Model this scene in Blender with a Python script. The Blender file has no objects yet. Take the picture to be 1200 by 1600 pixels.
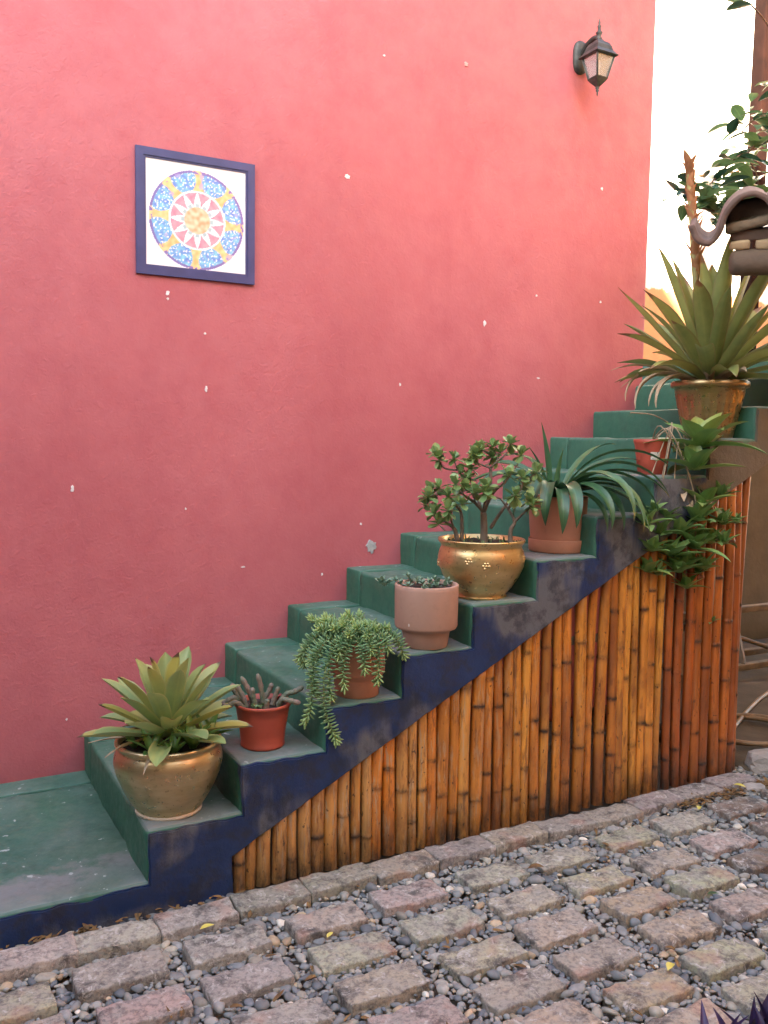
import bpy, bmesh, math, random
import numpy as np
from mathutils import Vector, Matrix, noise
random.seed(7)
PI = math.pi; R_ = math.radians
sc = bpy.context.scene; C = sc.collection

# ------------------------------------------------------------------ camera
CAM = Vector((-0.6079, -2.5216, 1.3592)); FPX = 1394.64
yaw, pitch, roll = R_(28.6993), R_(-4.4371), R_(0.7794)
cf = Vector((math.sin(yaw)*math.cos(pitch), math.cos(yaw)*math.cos(pitch), math.sin(pitch)))
cr0 = Vector((math.cos(yaw), -math.sin(yaw), 0)); cu0 = cr0.cross(cf)
cr = cr0*math.cos(roll) + cu0*math.sin(roll); cu = -cr0*math.sin(roll) + cu0*math.cos(roll)
cam = bpy.data.cameras.new('camera'); camo = bpy.data.objects.new('camera', cam); C.objects.link(camo)
m3 = Matrix((cr, cu, -cf)).transposed(); camo.matrix_world = Matrix.Translation(CAM) @ m3.to_4x4()
cam.sensor_fit = 'VERTICAL'; cam.sensor_height = 36; cam.lens = FPX/1600*36
cam.clip_start = 0.05; cam.clip_end = 300
sc.camera = camo
# ------------------------------------------------------------------ light
SUN = Vector((-0.60, -0.80, 0)).normalized()*math.cos(R_(31)) + Vector((0, 0, math.sin(R_(31))))
w = bpy.data.worlds.new('World'); sc.world = w; w.use_nodes = True
nt = w.node_tree; sky = nt.nodes.new('ShaderNodeTexSky'); sky.sky_type = 'NISHITA'; sky.sun_disc = False
sky.sun_elevation = R_(31); sky.sun_rotation = math.atan2(SUN.x, SUN.y) % (2*PI)
sky.air_density = 1.0; sky.dust_density = 1.5
bg = nt.nodes['Background']; bg.inputs[1].default_value = 0.13; nt.links.new(sky.outputs[0], bg.inputs[0])
sl = bpy.data.lights.new('sun', 'SUN'); sl.energy = 5.0; sl.angle = R_(0.55); sl.color = (1, .86, .68)
so = bpy.data.objects.new('sun', sl); C.objects.link(so); so.rotation_euler = (-SUN).to_track_quat('-Z', 'Y').to_euler()
vs = sc.view_settings; vs.view_transform = 'Standard'; vs.look = 'None'; vs.gamma = 1; vs.use_curve_mapping = False
vs.exposure = 3.5
vs.use_white_balance = True; vs.white_balance_temperature = 7400; vs.white_balance_tint = 12
sc.render.engine = 'CYCLES'

# ------------------------------------------------------------------ helpers
def ray(x, y): return cr*((x-600)/FPX) + cu*((800-y)/FPX) + cf
def at(x, y, Y):   # the point on the plane y=Y that stands there
    d = ray(x, y); return CAM + d*((Y-CAM.y)/d.y)
def atz(x, y, z=0):
    d = ray(x, y); return CAM + d*((z-CAM.z)/d.z)
def U(a, b): return random.uniform(a, b)
def n3(p, s=1): return noise.noise(Vector(p)*s)

class MB:
    def __init__(s): s.v = []; s.f = []; s.uv = []; s.mi = []; s.col = []
    def add(s, vs, fs, uv=None, mi=0, col=None):
        o = len(s.v); s.v += [tuple(v) for v in vs]; s.f += [tuple(i+o for i in f) for f in fs]
        s.uv += list(uv) if uv else [(0.5, 0.5)]*len(vs); s.mi += [mi]*len(fs)
        s.col += list(col) if col else [(1, 1, 1, 1)]*len(vs)
    def mesh(s, name, mats, smooth=True):
        me = bpy.data.meshes.new(name); me.from_pydata(s.v, [], s.f)
        for m in (mats if isinstance(mats, (list, tuple)) else [mats]): me.materials.append(m)
        me.polygons.foreach_set('material_index', s.mi)
        me.polygons.foreach_set('use_smooth', [smooth]*len(s.f))
        ul = me.uv_layers.new(name='UVMap'); li = np.empty(len(me.loops), dtype=np.int32); me.loops.foreach_get('vertex_index', li)
        ul.data.foreach_set('uv', np.array(s.uv, dtype=np.float32)[li].ravel())
        ca = me.color_attributes.new('col', 'FLOAT_COLOR', 'POINT'); ca.data.foreach_set('color', np.array(s.col, dtype=np.float32).ravel())
        me.update(); return me
    def build(s, name, mats, parent=None, loc=(0, 0, 0), smooth=True, color=None):
        return link(name, s.mesh(name, mats, smooth), parent, loc, color)

def link(name, me, parent=None, loc=(0, 0, 0), color=None):
    o = bpy.data.objects.new(name, me); C.objects.link(o); o.location = loc
    if parent: o.parent = parent
    if color: o.color = color
    return o
def tag(o, label=None, cat=None, group=None, kind=None):
    for k, v in (('label', label), ('category', cat), ('group', group), ('kind', kind)):
        if v: o[k] = v
    return o
def empty(name, loc, label, cat, group=None):
    o = link(name, None, None, loc); o.empty_display_size = .05
    return tag(o, label, cat, group)

def bevel_box(x0, x1, y0, y1, z0, z1, bev=.01, seg=2, cut=0.0, amp=0.0, ns=8., off=(0, 0, 0)):
    """box mesh data with rounded edges and an uneven, hand-made surface"""
    bm = bmesh.new(); bmesh.ops.create_cube(bm, size=1)
    for v in bm.verts: v.co = Vector((x0+(v.co.x+.5)*(x1-x0), y0+(v.co.y+.5)*(y1-y0), z0+(v.co.z+.5)*(z1-z0)))
    if cut:
        for ax in range(3):
            L = (x1-x0, y1-y0, z1-z0)[ax]; n = int(L/cut)
            for k in range(1, n+1):
                c = [(x0+x1)/2, (y0+y1)/2, (z0+z1)/2]; c[ax] = (x0, y0, z0)[ax]+L*k/(n+1)
                no = [0, 0, 0]; no[ax] = 1
                bmesh.ops.bisect_plane(bm, geom=bm.verts[:]+bm.edges[:]+bm.faces[:], plane_co=c, plane_no=no)
    if bev:
        es = [e for e in bm.edges if len(e.link_faces) == 2 and e.calc_face_angle(0) > 1]
        bmesh.ops.bevel(bm, geom=es, offset=bev, segments=seg, profile=.5, affect='EDGES')
    if amp:
        bm.normal_update()
        for v in bm.verts:
            p = v.co+Vector(off)
            v.co += v.normal*amp*(noise.noise(p*ns)+.5*noise.noise(p*ns*2.7))
    bm.verts.index_update()
    r = [v.co.copy() for v in bm.verts], [[v.index for v in f.verts] for f in bm.faces]
    bm.free(); return r
def box(*a, **k):
    mb = MB(); mb.add(*bevel_box(*a, **k)); return mb
def bar(mb, a, b, wx, wz, up=(0, 0, 1), bev=.003):
    a = Vector(a); b = Vector(b); d = (b-a); L = d.length; d.normalize()
    s = d.cross(Vector(up)).normalized(); u = s.cross(d)
    vs, fs = bevel_box(-wx/2, wx/2, 0, L, -wz/2, wz/2, bev, 2)
    mb.add([a+s*v.x+d*v.y+u*v.z for v in vs], fs)

def lathe(mb, prof, n=40, c=(0, 0, 0), mi=0, wob=0, flute=0, fl=(0, 0), close=False):
    c = Vector(c); vs = []; fs = []; uv = []
    for j, (r, z) in enumerate(prof):
        for i in range(n):
            a = 2*PI*i/n; rr = r
            if flute and fl[0] < z < fl[1]: rr = r*(1-.05*abs(math.sin(flute*a/2))**.5+.03)
            if wob: rr *= 1+wob*noise.noise(Vector((math.cos(a)*2, math.sin(a)*2, z*14)))
            vs.append(c+Vector((rr*math.cos(a), rr*math.sin(a), z))); uv.append((i/n, j/len(prof)))
    for j in range(len(prof)-1):
        for i in range(n):
            k = (i+1) % n; fs.append((j*n+i, j*n+k, (j+1)*n+k, (j+1)*n+i))
    if close:
        fs.append(tuple(range(n))[::-1]); fs.append(tuple((len(prof)-1)*n+i for i in range(n)))
    mb.add(vs, fs, uv, mi)

def tube(mb, pts, rad, n=6, mi=0, col=None, cap=True):
    pts = [Vector(p) for p in pts]; m = len(pts)
    rad = rad if isinstance(rad, (list, tuple)) else [rad]*m
    vs = []; fs = []; uv = []; pd = None; s = None
    for j, p in enumerate(pts):
        d = (pts[min(j+1, m-1)]-pts[max(j-1, 0)]).normalized()
        if s is None:
            s = d.orthogonal().normalized()
        else:
            s = (s-d*s.dot(d)).normalized()
        t = d.cross(s)
        for i in range(n):
            a = 2*PI*i/n; vs.append(p+(s*math.cos(a)+t*math.sin(a))*rad[j]); uv.append((i/n, j/(m-1)))
    for j in range(m-1):
        for i in range(n):
            k = (i+1) % n; fs.append((j*n+i, j*n+k, (j+1)*n+k, (j+1)*n+i))
    if cap: fs.append(tuple(range(n))[::-1]); fs.append(tuple((m-1)*n+i for i in range(n)))
    mb.add(vs, fs, uv, mi, [col]*len(vs) if col else None)
def smooth_path(P, k=6):
    P = [Vector(p) for p in P]; out = []
    for i in range(len(P)-1):
        p0 = P[max(i-1, 0)]; p1 = P[i]; p2 = P[i+1]; p3 = P[min(i+2, len(P)-1)]
        for j in range(k):
            t = j/k; out.append(.5*((2*p1)+(p2-p0)*t+(2*p0-5*p1+4*p2-p3)*t*t+(3*p1-p0-3*p2+p3)*t**3))
    out.append(P[-1]); return out

WP = {
 'brom': lambda t: (.62+.38*math.sin(min(1, t*1.5)*PI/2))*(1 if t < .66 else max(0, 1-((t-.66)/.34)**2.6)),
 'strap': lambda t: (.55+.45*min(1, t*3))*(1 if t < .6 else max(0, 1-((t-.6)/.4)**1.7)),
 'ovate': lambda t: math.sin(PI*min(1, t**.85))**.75*(1-.15*t),
 'obov': lambda t: max(0, math.sin(PI*min(1, (.06+.94*t)**1.7)))**.6,
 'lance': lambda t: math.sin(PI*(.12+.88*t)**.8)**.9,
}
def leaf(mb, base, az, el, L, W, bend, prof='brom', fold=.35, n=9, pw=1.3, rollv=0., wav=0., side_bend=0., mi=0, rr=None):
    """one curved channelled leaf: az heading (radians in xy), el start elevation, bend total elevation change"""
    base = Vector(base); p = base.copy(); vs = []; fs = []; uv = []
    us = (-1, -.5, 0, .5, 1)
    for j in range(n+1):
        t = j/n; e = el+bend*t**pw; a = az+side_bend*t
        d = Vector((math.cos(a)*math.cos(e), math.sin(a)*math.cos(e), math.sin(e)))
        s = Vector((-math.sin(a), math.cos(a), 0)); nn = s.cross(d)*-1
        if nn.z < 0 and e < PI/2 and e > -PI/2: nn = -nn
        rv = rollv*(.3+.7*t); s2 = s*math.cos(rv)+nn*math.sin(rv); n2 = nn*math.cos(rv)-s*math.sin(rv)
        wd = max(W*WP[prof](t)/2, .0006)
        for u in us:
            vs.append(p+s2*u*wd+n2*(fold*u*u*wd+(wav*W*math.sin(t*17+u*2.)*abs(u)))); uv.append((u*.5+.5, t))
        p = p+d*(L/n)
    for j in range(n):
        for i in range(4): a = j*5+i; fs.append((a, a+1, a+6, a+5))
    mb.add(vs, fs, uv, mi)
    return p

# ------------------------------------------------------------------ materials
MATS = {}
def rgb(h):
    f = lambda c: c/12.92 if c <= .04045 else ((c+.055)/1.055)**2.4
    return tuple(f(int(h[i:i+2], 16)/255) for i in (0, 2, 4))
class NB:
    def __init__(s, name):
        s.m = bpy.data.materials.new(name); s.m.use_nodes = True; s.t = s.m.node_tree; s.n = s.t.nodes; s.p = s.n['Principled BSDF']; MATS[name] = s.m
        s.pos = s.n.new('ShaderNodeNewGeometry').outputs['Position']
    def L(s, a, b): s.t.links.new(a, b)
    def node(s, ty, ins={}, **kw):
        nd = s.n.new(ty)
        for k, v in kw.items(): setattr(nd, k, v)
        for k, v in ins.items():
            if hasattr(v, 'is_linked'): s.L(v, nd.inputs[k])
            else: nd.inputs[k].default_value = v
        return nd
    def noise(s, scale, detail=4, rough=.55, vec=None, stretch=None, dist=0):
        v = vec or s.pos
        if stretch: v = s.node('ShaderNodeMapping', {0: v, 3: stretch}).outputs[0]
        return s.node('ShaderNodeTexNoise', {'Vector': v, 'Scale': scale, 'Detail': detail, 'Roughness': rough, 'Distortion': dist}).outputs[0]
    def ramp(s, x, stops, interp='LINEAR'):
        r = s.node('ShaderNodeValToRGB', {0: x}); cr_ = r.color_ramp; cr_.interpolation = interp
        while len(cr_.elements) < len(stops): cr_.elements.new(.5)
        for e, (p, c) in zip(cr_.elements, stops): e.position = p; e.color = (c if isinstance(c, tuple) else (c, c, c))[:3]+(1,)
        return r.outputs[0]
    def mix(s, f, a, b, mode='MIX'):
        m = s.node('ShaderNodeMix', data_type='RGBA', blend_type=mode, clamp_factor=True)
        for k, v in ((0, f), (6, a), (7, b)):
            if hasattr(v, 'is_linked'): s.L(v, m.inputs[k])
            else: m.inputs[k].default_value = v if k == 0 else tuple(v)[:3]+(1,)
        return m.outputs[2]
    def math(s, op, a, b=0., c=0.):
        m = s.node('ShaderNodeMath', operation=op)
        for k, v in enumerate((a, b, c)):
            if hasattr(v, 'is_linked'): s.L(v, m.inputs[k])
            else: m.inputs[k].default_value = v
        return m.outputs[0]
    def bump(s, h, strength=.5, dist=.005, prev=None):
        b = s.node('ShaderNodeBump', {'Height': h, 'Strength': strength, 'Distance': dist})
        if prev: s.L(prev, b.inputs['Normal'])
        return b.outputs[0]
    def out(s, col=None, rough=None, nrm=None, **kw):
        if col is not None:
            if hasattr(col, 'is_linked'): s.L(col, s.p.inputs['Base Color'])
            else: s.p.inputs['Base Color'].default_value = tuple(col)[:3]+(1,)
        if rough is not None:
            if hasattr(rough, 'is_linked'): s.L(rough, s.p.inputs['Roughness'])
            else: s.p.inputs['Roughness'].default_value = rough
        if nrm: s.L(nrm, s.p.inputs['Normal'])
        for k, v in kw.items():
            i = s.p.inputs[k.replace('_', ' ')]
            if hasattr(v, 'is_linked'): s.L(v, i)
            else: i.default_value = v
        return s.m
    def sep(s, v): return s.node('ShaderNodeSeparateXYZ', {0: v}).outputs
    def objcol(s): return s.node('ShaderNodeObjectInfo').outputs['Color']
    def objrand(s): return s.node('ShaderNodeObjectInfo').outputs['Random']
    def attr(s, n='col'): return s.node('ShaderNodeAttribute', attribute_name=n).outputs['Color']

def simple(name, c1, c2, scale=12, rough=.7, bs=60, bstr=.3, bd=.002, **kw):
    b = NB(name); n = b.noise(scale); return b.out(b.mix(b.ramp(n, [(.3, 0.), (.7, 1.)]), c1, c2), rough, b.bump(b.noise(bs, 5), bstr, bd), **kw)

def mat_redwall():
    b = NB('red_plaster')
    n = b.noise(1.3, 5, .6); n2 = b.noise(9, 6, .65)
    col = b.mix(b.ramp(n, [(.3, 0.), (.72, 1.)]), (.43, .108, .122), (.50, .142, .158))
    col = b.mix(b.math('MULTIPLY', b.ramp(n2, [(.42, 0.), (.75, 1.)]), .35), col, (.41, .072, .09))
    damp = b.ramp(b.noise(2.1, 7, .72, stretch=(1, 1, .55)), [(.50, 0.), (.68, 1.)]); col = b.mix(b.math('MULTIPLY', damp, .38), col, (.34, .062, .085))
    pale_ = b.ramp(b.noise(1.7, 5, .6, dist=.5), [(.55, 0.), (.7, 1.)]); col = b.mix(b.math('MULTIPLY', pale_, .25), col, (.60, .18, .19))
    sp = b.ramp(b.noise(70, 2), [(.76, 0.), (.80, 1.)]); col = b.mix(b.math('MULTIPLY', sp, .18), col, (.62, .3, .28))
    h1 = b.noise(22, 6, .6); h2 = b.noise(95, 4, .6); lump = b.ramp(b.noise(40, 5, .6, dist=.6), [(.5, 0.), (.75, 1.)])
    rg = b.ramp(b.noise(.9, 4, .6), [(.38, .35), (.62, 1.)]); nr = b.bump(b.math('MULTIPLY', h1, rg), .45, .007); nr = b.bump(b.math('MULTIPLY', h2, rg), .6, .0028, nr); nr = b.bump(b.math('MULTIPLY', lump, rg), .35, .0035, nr)
    return b.out(col, b.ramp(n2, [(.3, .52), (.7, .66)]), nr)
def mat_green():
    b = NB('green_paint'); x, y, z = b.sep(b.pos)
    n = b.noise(5, 6, .65); f = b.noise(28, 5, .65)
    col = b.mix(b.ramp(n, [(.3, 0.), (.7, 1.)]), (.018, .098, .060), (.036, .145, .090))
    geo = b.n.new('ShaderNodeNewGeometry'); nz = b.sep(geo.outputs['True Normal'])[2]
    top = b.ramp(nz, [(.5, 0.), (.9, 1.)])
    # foot traffic has rubbed the paint of the treads to a greyish bloom
    wear = b.math('MULTIPLY', b.ramp(b.noise(3.2, 7, .7), [(.36, 0.), (.66, 1.)]), top)
    col = b.mix(b.math('MULTIPLY', wear, .62), col, (.15, .225, .185))
    # bare cement along the outer edge where the pots stand
    edge = b.math('ADD', b.math('MULTIPLY', y, -3.6), b.math('MULTIPLY', b.noise(6, 6, .7), 2.2))
    edge = b.math('MULTIPLY', b.ramp(edge, [(.32, 0.), (.62, 1.)]), top)
    step = b.ramp(b.noise(2.1, 2), [(.36, .3), (.50, 1.)])
    col = b.mix(b.math('MULTIPLY', b.math('MULTIPLY', edge, step), .85), col, (.205, .225, .22))
    chip = b.math('MULTIPLY', b.ramp(b.noise(34, 3, .5), [(.69, 0.), (.72, 1.)]), top)
    col = b.mix(chip, col, (.36, .44, .40))
    dirt = b.ramp(b.noise(15, 6, .7, stretch=(1, 1, .5)), [(.52, 0.), (.8, 1.)]); col = b.mix(b.math('MULTIPLY', dirt, .5), col, (.02, .045, .035))
    nr = b.bump(b.noise(30, 6, .65), .5, .004); nr = b.bump(b.noise(140, 3), .25, .0015, nr)
    return b.out(col, b.ramp(f, [(.3, .42), (.7, .7)]), nr)
def mat_blue():
    b = NB('navy_paint'); x, y, z = b.sep(b.pos)
    n = b.noise(6, 6, .65)
    col = b.mix(b.ramp(n, [(.3, 0.), (.7, 1.)]), (.005, .021, .074), (.012, .038, .118))
    st = b.math('MULTIPLY', b.noise(9, 5, .6, stretch=(2.6, 1, .35)), b.ramp(b.noise(2.3, 3), [(.42, 0.), (.62, 1.)]))
    col = b.mix(b.ramp(st, [(.14, 0.), (.34, .9)]), col, (.12, .125, .13))
    g = b.ramp(b.noise(11, 7, .75), [(.47, 0.), (.6, 1.)]); col = b.mix(b.math('MULTIPLY', g, .75), col, (.022, .025, .035))
    # far up the flight the paint is gone and raw brown cement shows
    raw = b.ramp(b.math('ADD', x, b.math('MULTIPLY', b.noise(7, 5, .7), .3)), [(0, 0.), (1, 1.)])
    rw = b.math('SUBTRACT', b.math('ADD', x, b.math('MULTIPLY', b.noise(7, 5, .7), .5)), 2.40); rw = b.ramp(rw, [(0., 0.), (.05, 1.)])
    col = b.mix(rw, col, b.mix(b.noise(20, 6, .7), (.075, .06, .042), (.15, .118, .082)))
    nr = b.bump(b.noise(26, 6, .7), .7, .006); nr = b.bump(b.noise(120, 4), .4, .002, nr)
    return b.out(col, b.ramp(n, [(.3, .42), (.7, .62)]), nr)
def mat_bamboo():
    b = NB('varnished_bamboo'); oc = b.objcol(); a = b.sep(b.attr())
    rnd = b.math('MULTIPLY', b.objrand(), 37.)
    v = b.node('ShaderNodeCombineXYZ', {0: rnd}).outputs[0]; vec = b.node('ShaderNodeVectorMath', {0: b.pos, 1: v}, operation='ADD').outputs[0]
    streak = b.noise(7, 6, .65, vec, (9, 9, .55)); blot = b.noise(9, 6, .7, vec, (2.5, 2.5, 1))
    col = b.mix(b.ramp(streak, [(.32, 0.), (.7, 1.)]), b.mix(.45, oc, (.16, .045, .01)), oc)
    col = b.mix(b.math('MULTIPLY', b.ramp(blot, [(.5, 0.), (.68, 1.)]), .5), col, (.22, .06, .014))
    pale = b.math('MULTIPLY', b.ramp(b.noise(14, 5, .7, vec, (5, 5, .6)), [(.53, 0.), (.60, 1.)]), b.math('ADD', a[1], .12))
    col = b.mix(pale, col, (.52, .36, .20))
    stain = b.ramp(b.noise(10, 6, .75, vec, (6, 6, .8)), [(.54, 0.), (.62, 1.)]); col = b.mix(b.math('MULTIPLY', stain, .68), col, (.15, .045, .012))
    spot = b.ramp(b.noise(60, 3, .5, vec, (1, 1, .6)), [(.67, 0.), (.70, 1.)]); col = b.mix(b.math('MULTIPLY', spot, .8), col, (.018, .01, .006))
    aged = b.math('ADD', b.noise(1.5, 4, .6, vec, (1.5, 1.5, .9)), b.math('MULTIPLY', b.math('SUBTRACT', .75, a[1]), .16)); col = b.mix(b.math('MULTIPLY', b.ramp(aged, [(.54, 0.), (.72, 1.)]), .7), col, (.17, .042, .012))
    # soot-dark rings at the joints, splash dirt at the foot (attribute written at build time)
    ring = b.math('MULTIPLY', a[0], b.ramp(b.noise(26, 5, .7, vec), [(.36, .15), (.58, 1.)]))
    col = b.mix(ring, col, (.022, .011, .006))
    dirt = b.math('MULTIPLY', a[2], b.ramp(b.noise(13, 6, .75, vec, (2, 2, .7)), [(.3, .25), (.62, 1.)])); col = b.mix(dirt, col, (.030, .022, .016))
    nr = b.bump(b.noise(18, 6, .6, vec, (8, 8, .6)), .35, .002)
    return b.out(col, b.math('ADD', b.math('MULTIPLY', b.math('MAXIMUM', ring, dirt), .3), b.ramp(blot, [(.3, .27), (.7, .42)])), nr, Coat_Weight=.7, Coat_Roughness=.16)
def mat_brick():
    b = NB('old_brick'); oc = b.objcol(); n = b.noise(16, 7, .7); f = b.noise(70, 5, .7)
    col = b.mix(b.ramp(n, [(.40, 0.), (.60, 1.)]), oc, b.mix(.75, oc, (.31, .29, .245)))
    col = b.mix(b.math('MULTIPLY', b.ramp(f, [(.46, 0.), (.62, 1.)]), .6), col, (.10, .085, .08))
    blk = b.ramp(b.noise(10, 7, .75), [(.52, 0.), (.62, 1.)]); col = b.mix(b.math('MULTIPLY', blk, .8), col, (.06, .052, .048))
    lich = b.ramp(b.noise(24, 6, .75, dist=1.), [(.56, 0.), (.63, 1.)]); col = b.mix(b.math('MULTIPLY', lich, .7), col, (.55, .52, .46))
    orange = b.ramp(b.noise(7, 3, .5), [(.58, 0.), (.66, 1.)]); col = b.mix(b.math('MULTIPLY', orange, .28), col, (.45, .19, .12))
    nr = b.bump(n, .9, .010); nr = b.bump(f, .9, .005, nr)
    return b.out(col, .9, nr)
def mat_pebble():
    b = NB('river_pebble'); c = b.attr(); n = b.noise(60, 4)
    col = b.mix(b.ramp(n, [(.3, 0.), (.7, 1.)]), c, b.mix(.35, c, (.05, .05, .05)))
    return b.out(col, .6, b.bump(b.noise(220, 3), .25, .001))
def mat_ground():
    b = NB('courtyard_soil'); n = b.noise(9, 7, .7); f = b.noise(60, 5, .7)
    v = b.node('ShaderNodeTexVoronoi', {'Vector': b.pos, 'Scale': 42.}); 
    col = b.mix(b.ramp(n, [(.3, 0.), (.7, 1.)]), (.075, .055, .038), (.15, .11, .075))
    col = b.mix(b.math('MULTIPLY', b.ramp(f, [(.45, 0.), (.7, 1.)]), .5), col, (.06, .05, .042))
    return b.out(col, .9, b.bump(f, .6, .006))
def mat_leaf(name, c1, c2, tip=None, tipc=(.16, .09, .04), rough=.42, edge=None, trans=.22, vein=.25, age=0.):
    b = NB(name); uv = b.node('ShaderNodeUVMap').outputs[0]; u, v, _ = b.sep(uv)
    oc = b.objrand()
    n = b.noise(14, 5, .6)
    col = b.mix(b.ramp(b.math('ADD', b.math('MULTIPLY', n, .6), b.math('MULTIPLY', oc, .4)), [(.3, 0.), (.7, 1.)]), c1, c2)
    if age:
        col = b.mix(b.math('MULTIPLY', b.ramp(b.math('ADD', b.math('MULTIPLY', oc, .75), b.math('MULTIPLY', v, .35)), [(.62, 0.), (.95, 1.)]), age), col, (.42, .33, .06))
    mid = b.math('ABSOLUTE', b.math('SUBTRACT', u, .5))
    col = b.mix(b.math('MULTIPLY', b.ramp(mid, [(0., 1.), (.09, 0.)]), vein), col, tuple(min(1, x*1.7) for x in c2))
    if edge: col = b.mix(b.ramp(mid, [(.40, 0.), (.49, 1.)]), col, edge)
    if tip:
        tt = b.math('ADD', v, b.math('MULTIPLY', b.math('SUBTRACT', b.noise(30, 4), .5), .16))
        tt = b.math('ADD', tt, b.math('MULTIPLY', b.math('SUBTRACT', oc, .5), .12))
        col = b.mix(b.ramp(tt, [(tip, 0.), (min(1, tip+.035), 1.)]), col, tipc)
    b.out(col, rough, b.bump(b.noise(40, 4, .6, stretch=(1, 1, 1)), .2, .002))
    tr = b.node('ShaderNodeBsdfTranslucent', {0: col}); mx = b.node('ShaderNodeMixShader', {0: trans, 1: b.p.outputs[0], 2: tr.outputs[0]})
    b.L(mx.outputs[0], b.n['Material Output'].inputs[0]); return b.m
def mat_gold(name, c1, c2, metal=.85, rough=.30):
    b = NB(name); n = b.noise(6, 6, .65, stretch=(1, 1, 5)); f = b.noise(45, 5, .6)
    col = b.mix(b.ramp(n, [(.32, 0.), (.68, 1.)]), c1, c2)
    col = b.mix(b.math('MULTIPLY', b.ramp(f, [(.6, 0.), (.72, 1.)]), .5), col, (.11, .065, .025))
    ch = b.ramp(b.noise(55, 2, .5, stretch=(1, 1, 1.8)), [(.775, 0.), (.79, 1.)]); col = b.mix(ch, col, (.62, .55, .42))
    return b.out(col, b.ramp(f, [(.3, rough-.06), (.7, rough+.12)]), b.bump(b.noise(12, 5, .6, stretch=(1, 1, 4)), .25, .004), Metallic=metal)
def mat_terra(name, c1, c2, rough=.75):
    b = NB(name); n = b.noise(7, 6, .65); f = b.noise(40, 5, .6)
    col = b.mix(b.ramp(n, [(.3, 0.), (.7, 1.)]), c1, c2); col = b.mix(b.math('MULTIPLY', b.ramp(f, [(.55, 0.), (.8, 1.)]), .35), col, tuple(x*.6 for x in c1))
    ch = b.ramp(b.noise(26, 2, .5), [(.80, 0.), (.81, 1.)]); col = b.mix(ch, col, (.7, .66, .6))
    return b.out(col, rough, b.bump(f, .2, .001))
def mat_whitewall():
    b = NB('white_limewash'); x, y, z = b.sep(b.pos); n = b.noise(3, 7, .7)
    zz = b.math('ADD', z, b.math('MULTIPLY', b.math('SUBTRACT', b.noise(4, 6, .65), .5), .22))
    col = b.mix(b.ramp(n, [(.35, 0.), (.7, 1.)]), (.74, .76, .74), (.83, .84, .82))
    grey = b.math('MULTIPLY', b.ramp(b.noise(5, 7, .75), [(.46, 0.), (.66, 1.)]), b.ramp(b.math('SUBTRACT', zz, 2.3), [(.25, 1.), (.75, 0.)])); col = b.mix(b.math('MULTIPLY', grey, .55), col, (.50, .52, .50))
    col = b.mix(b.ramp(b.math('SUBTRACT', zz, 2.5), [(.02, 1.), (.035, 0.)]), col, (.50, .27, .13))
    return b.out(col, .85, b.bump(b.noise(10, 6, .7), .5, .01))

red = mat_redwall(); green = mat_green(); blue = mat_blue(); bamboo = mat_bamboo(); brickm = mat_brick(); pebble = mat_pebble(); soilg = mat_ground()
gold1 = mat_gold('gold_glaze', (.48, .36, .18), (.68, .54, .31)); gold2 = mat_gold('bright_gold_glaze', (.56, .39, .16), (.74, .55, .27)); gold3 = mat_gold('bronze_plastic', (.32, .215, .10), (.48, .33, .15), .8, .28)
terra_pink = mat_terra('pinkish_clay', (.40, .235, .165), (.46, .275, .20)); terra_or = mat_terra('orange_clay', (.42, .175, .10), (.49, .215, .125)); redpl = mat_terra('red_plastic', (.33, .055, .03), (.40, .075, .04), .5)
whitewall = mat_whitewall()
potsoil = simple('potting_soil', (.018, .012, .008), (.05, .036, .025), 40, .95, 90, 1., .006)
cement = simple('raw_cement', (.16, .15, .14), (.27, .25, .23), 10, .9, 40, .6, .004)
chipm = simple('bare_plaster_chip', (.62, .6, .58), (.78, .76, .74), 60, .9)
chipg = simple('grey_plaster_chip', (.30, .31, .30), (.42, .43, .42), 60, .9)
iron = simple('weathered_black_iron', (.022, .027, .026), (.075, .082, .075), 30, .5, 90, .4, .001, Metallic=.4)
navyframe = simple('navy_gloss_paint', (.030, .036, .12), (.045, .052, .16), 14, .42, 60, .2, .001)
wooddark = simple('dark_red_timber', (.055, .018, .013), (.10, .034, .024), 10, .55, 30, .4, .003)
woodpale = simple('pale_timber', (.32, .22, .12), (.46, .33, .19), 14, .75, 50, .5, .002)
woodgrey = simple('grey_old_timber', (.13, .10, .07), (.24, .19, .13), 14, .8, 50, .5, .002)
tilem = simple('old_clay_tile', (.085, .055, .042), (.17, .105, .08), 9, .85, 30, .7, .004)
olive = simple('olive_stucco', (.085, .072, .042), (.12, .10, .062), 6, .9, 40, .5, .003)
peach = simple('orange_bounce_stucco', (.86, .40, .10), (.90, .45, .13), 4, .9, 40, .5, .003)  # saturated orange, strengthens the warm bounce from the added right-hand house
ochre = simple('ochre_stucco', (.52, .36, .2), (.6, .43, .25), 4, .9, 40, .5, .003)
stone = simple('pale_stone', (.26, .24, .21), (.42, .39, .35), 12, .9, 40, .8, .006)
hosem = simple('tan_rubber_hose', (.22, .14, .07), (.3, .2, .11), 20, .5)
bark = simple('jade_bark', (.115, .085, .06), (.22, .17, .12), 25, .85, 60, .9, .004)
twig = simple('brown_twig', (.09, .05, .03), (.17, .10, .06), 25, .8)
drym = simple('dry_leaf', (.30, .21, .12), (.50, .38, .25), 18, .8)
litterm = simple('leaf_litter', (.09, .045, .018), (.26, .15, .05), 30, .85)
yellowm = simple('yellow_leaf', (.55, .46, .06), (.68, .60, .16), 22, .6)
glassb = NB('window_pane'); glassb.out((.04, .05, .055), .08); panem = glassb.m
lg = NB('lantern_glass'); lg.out((.74, .76, .75), .2, Transmission_Weight=.75, IOR=1.3); lglass = lg.m
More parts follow.
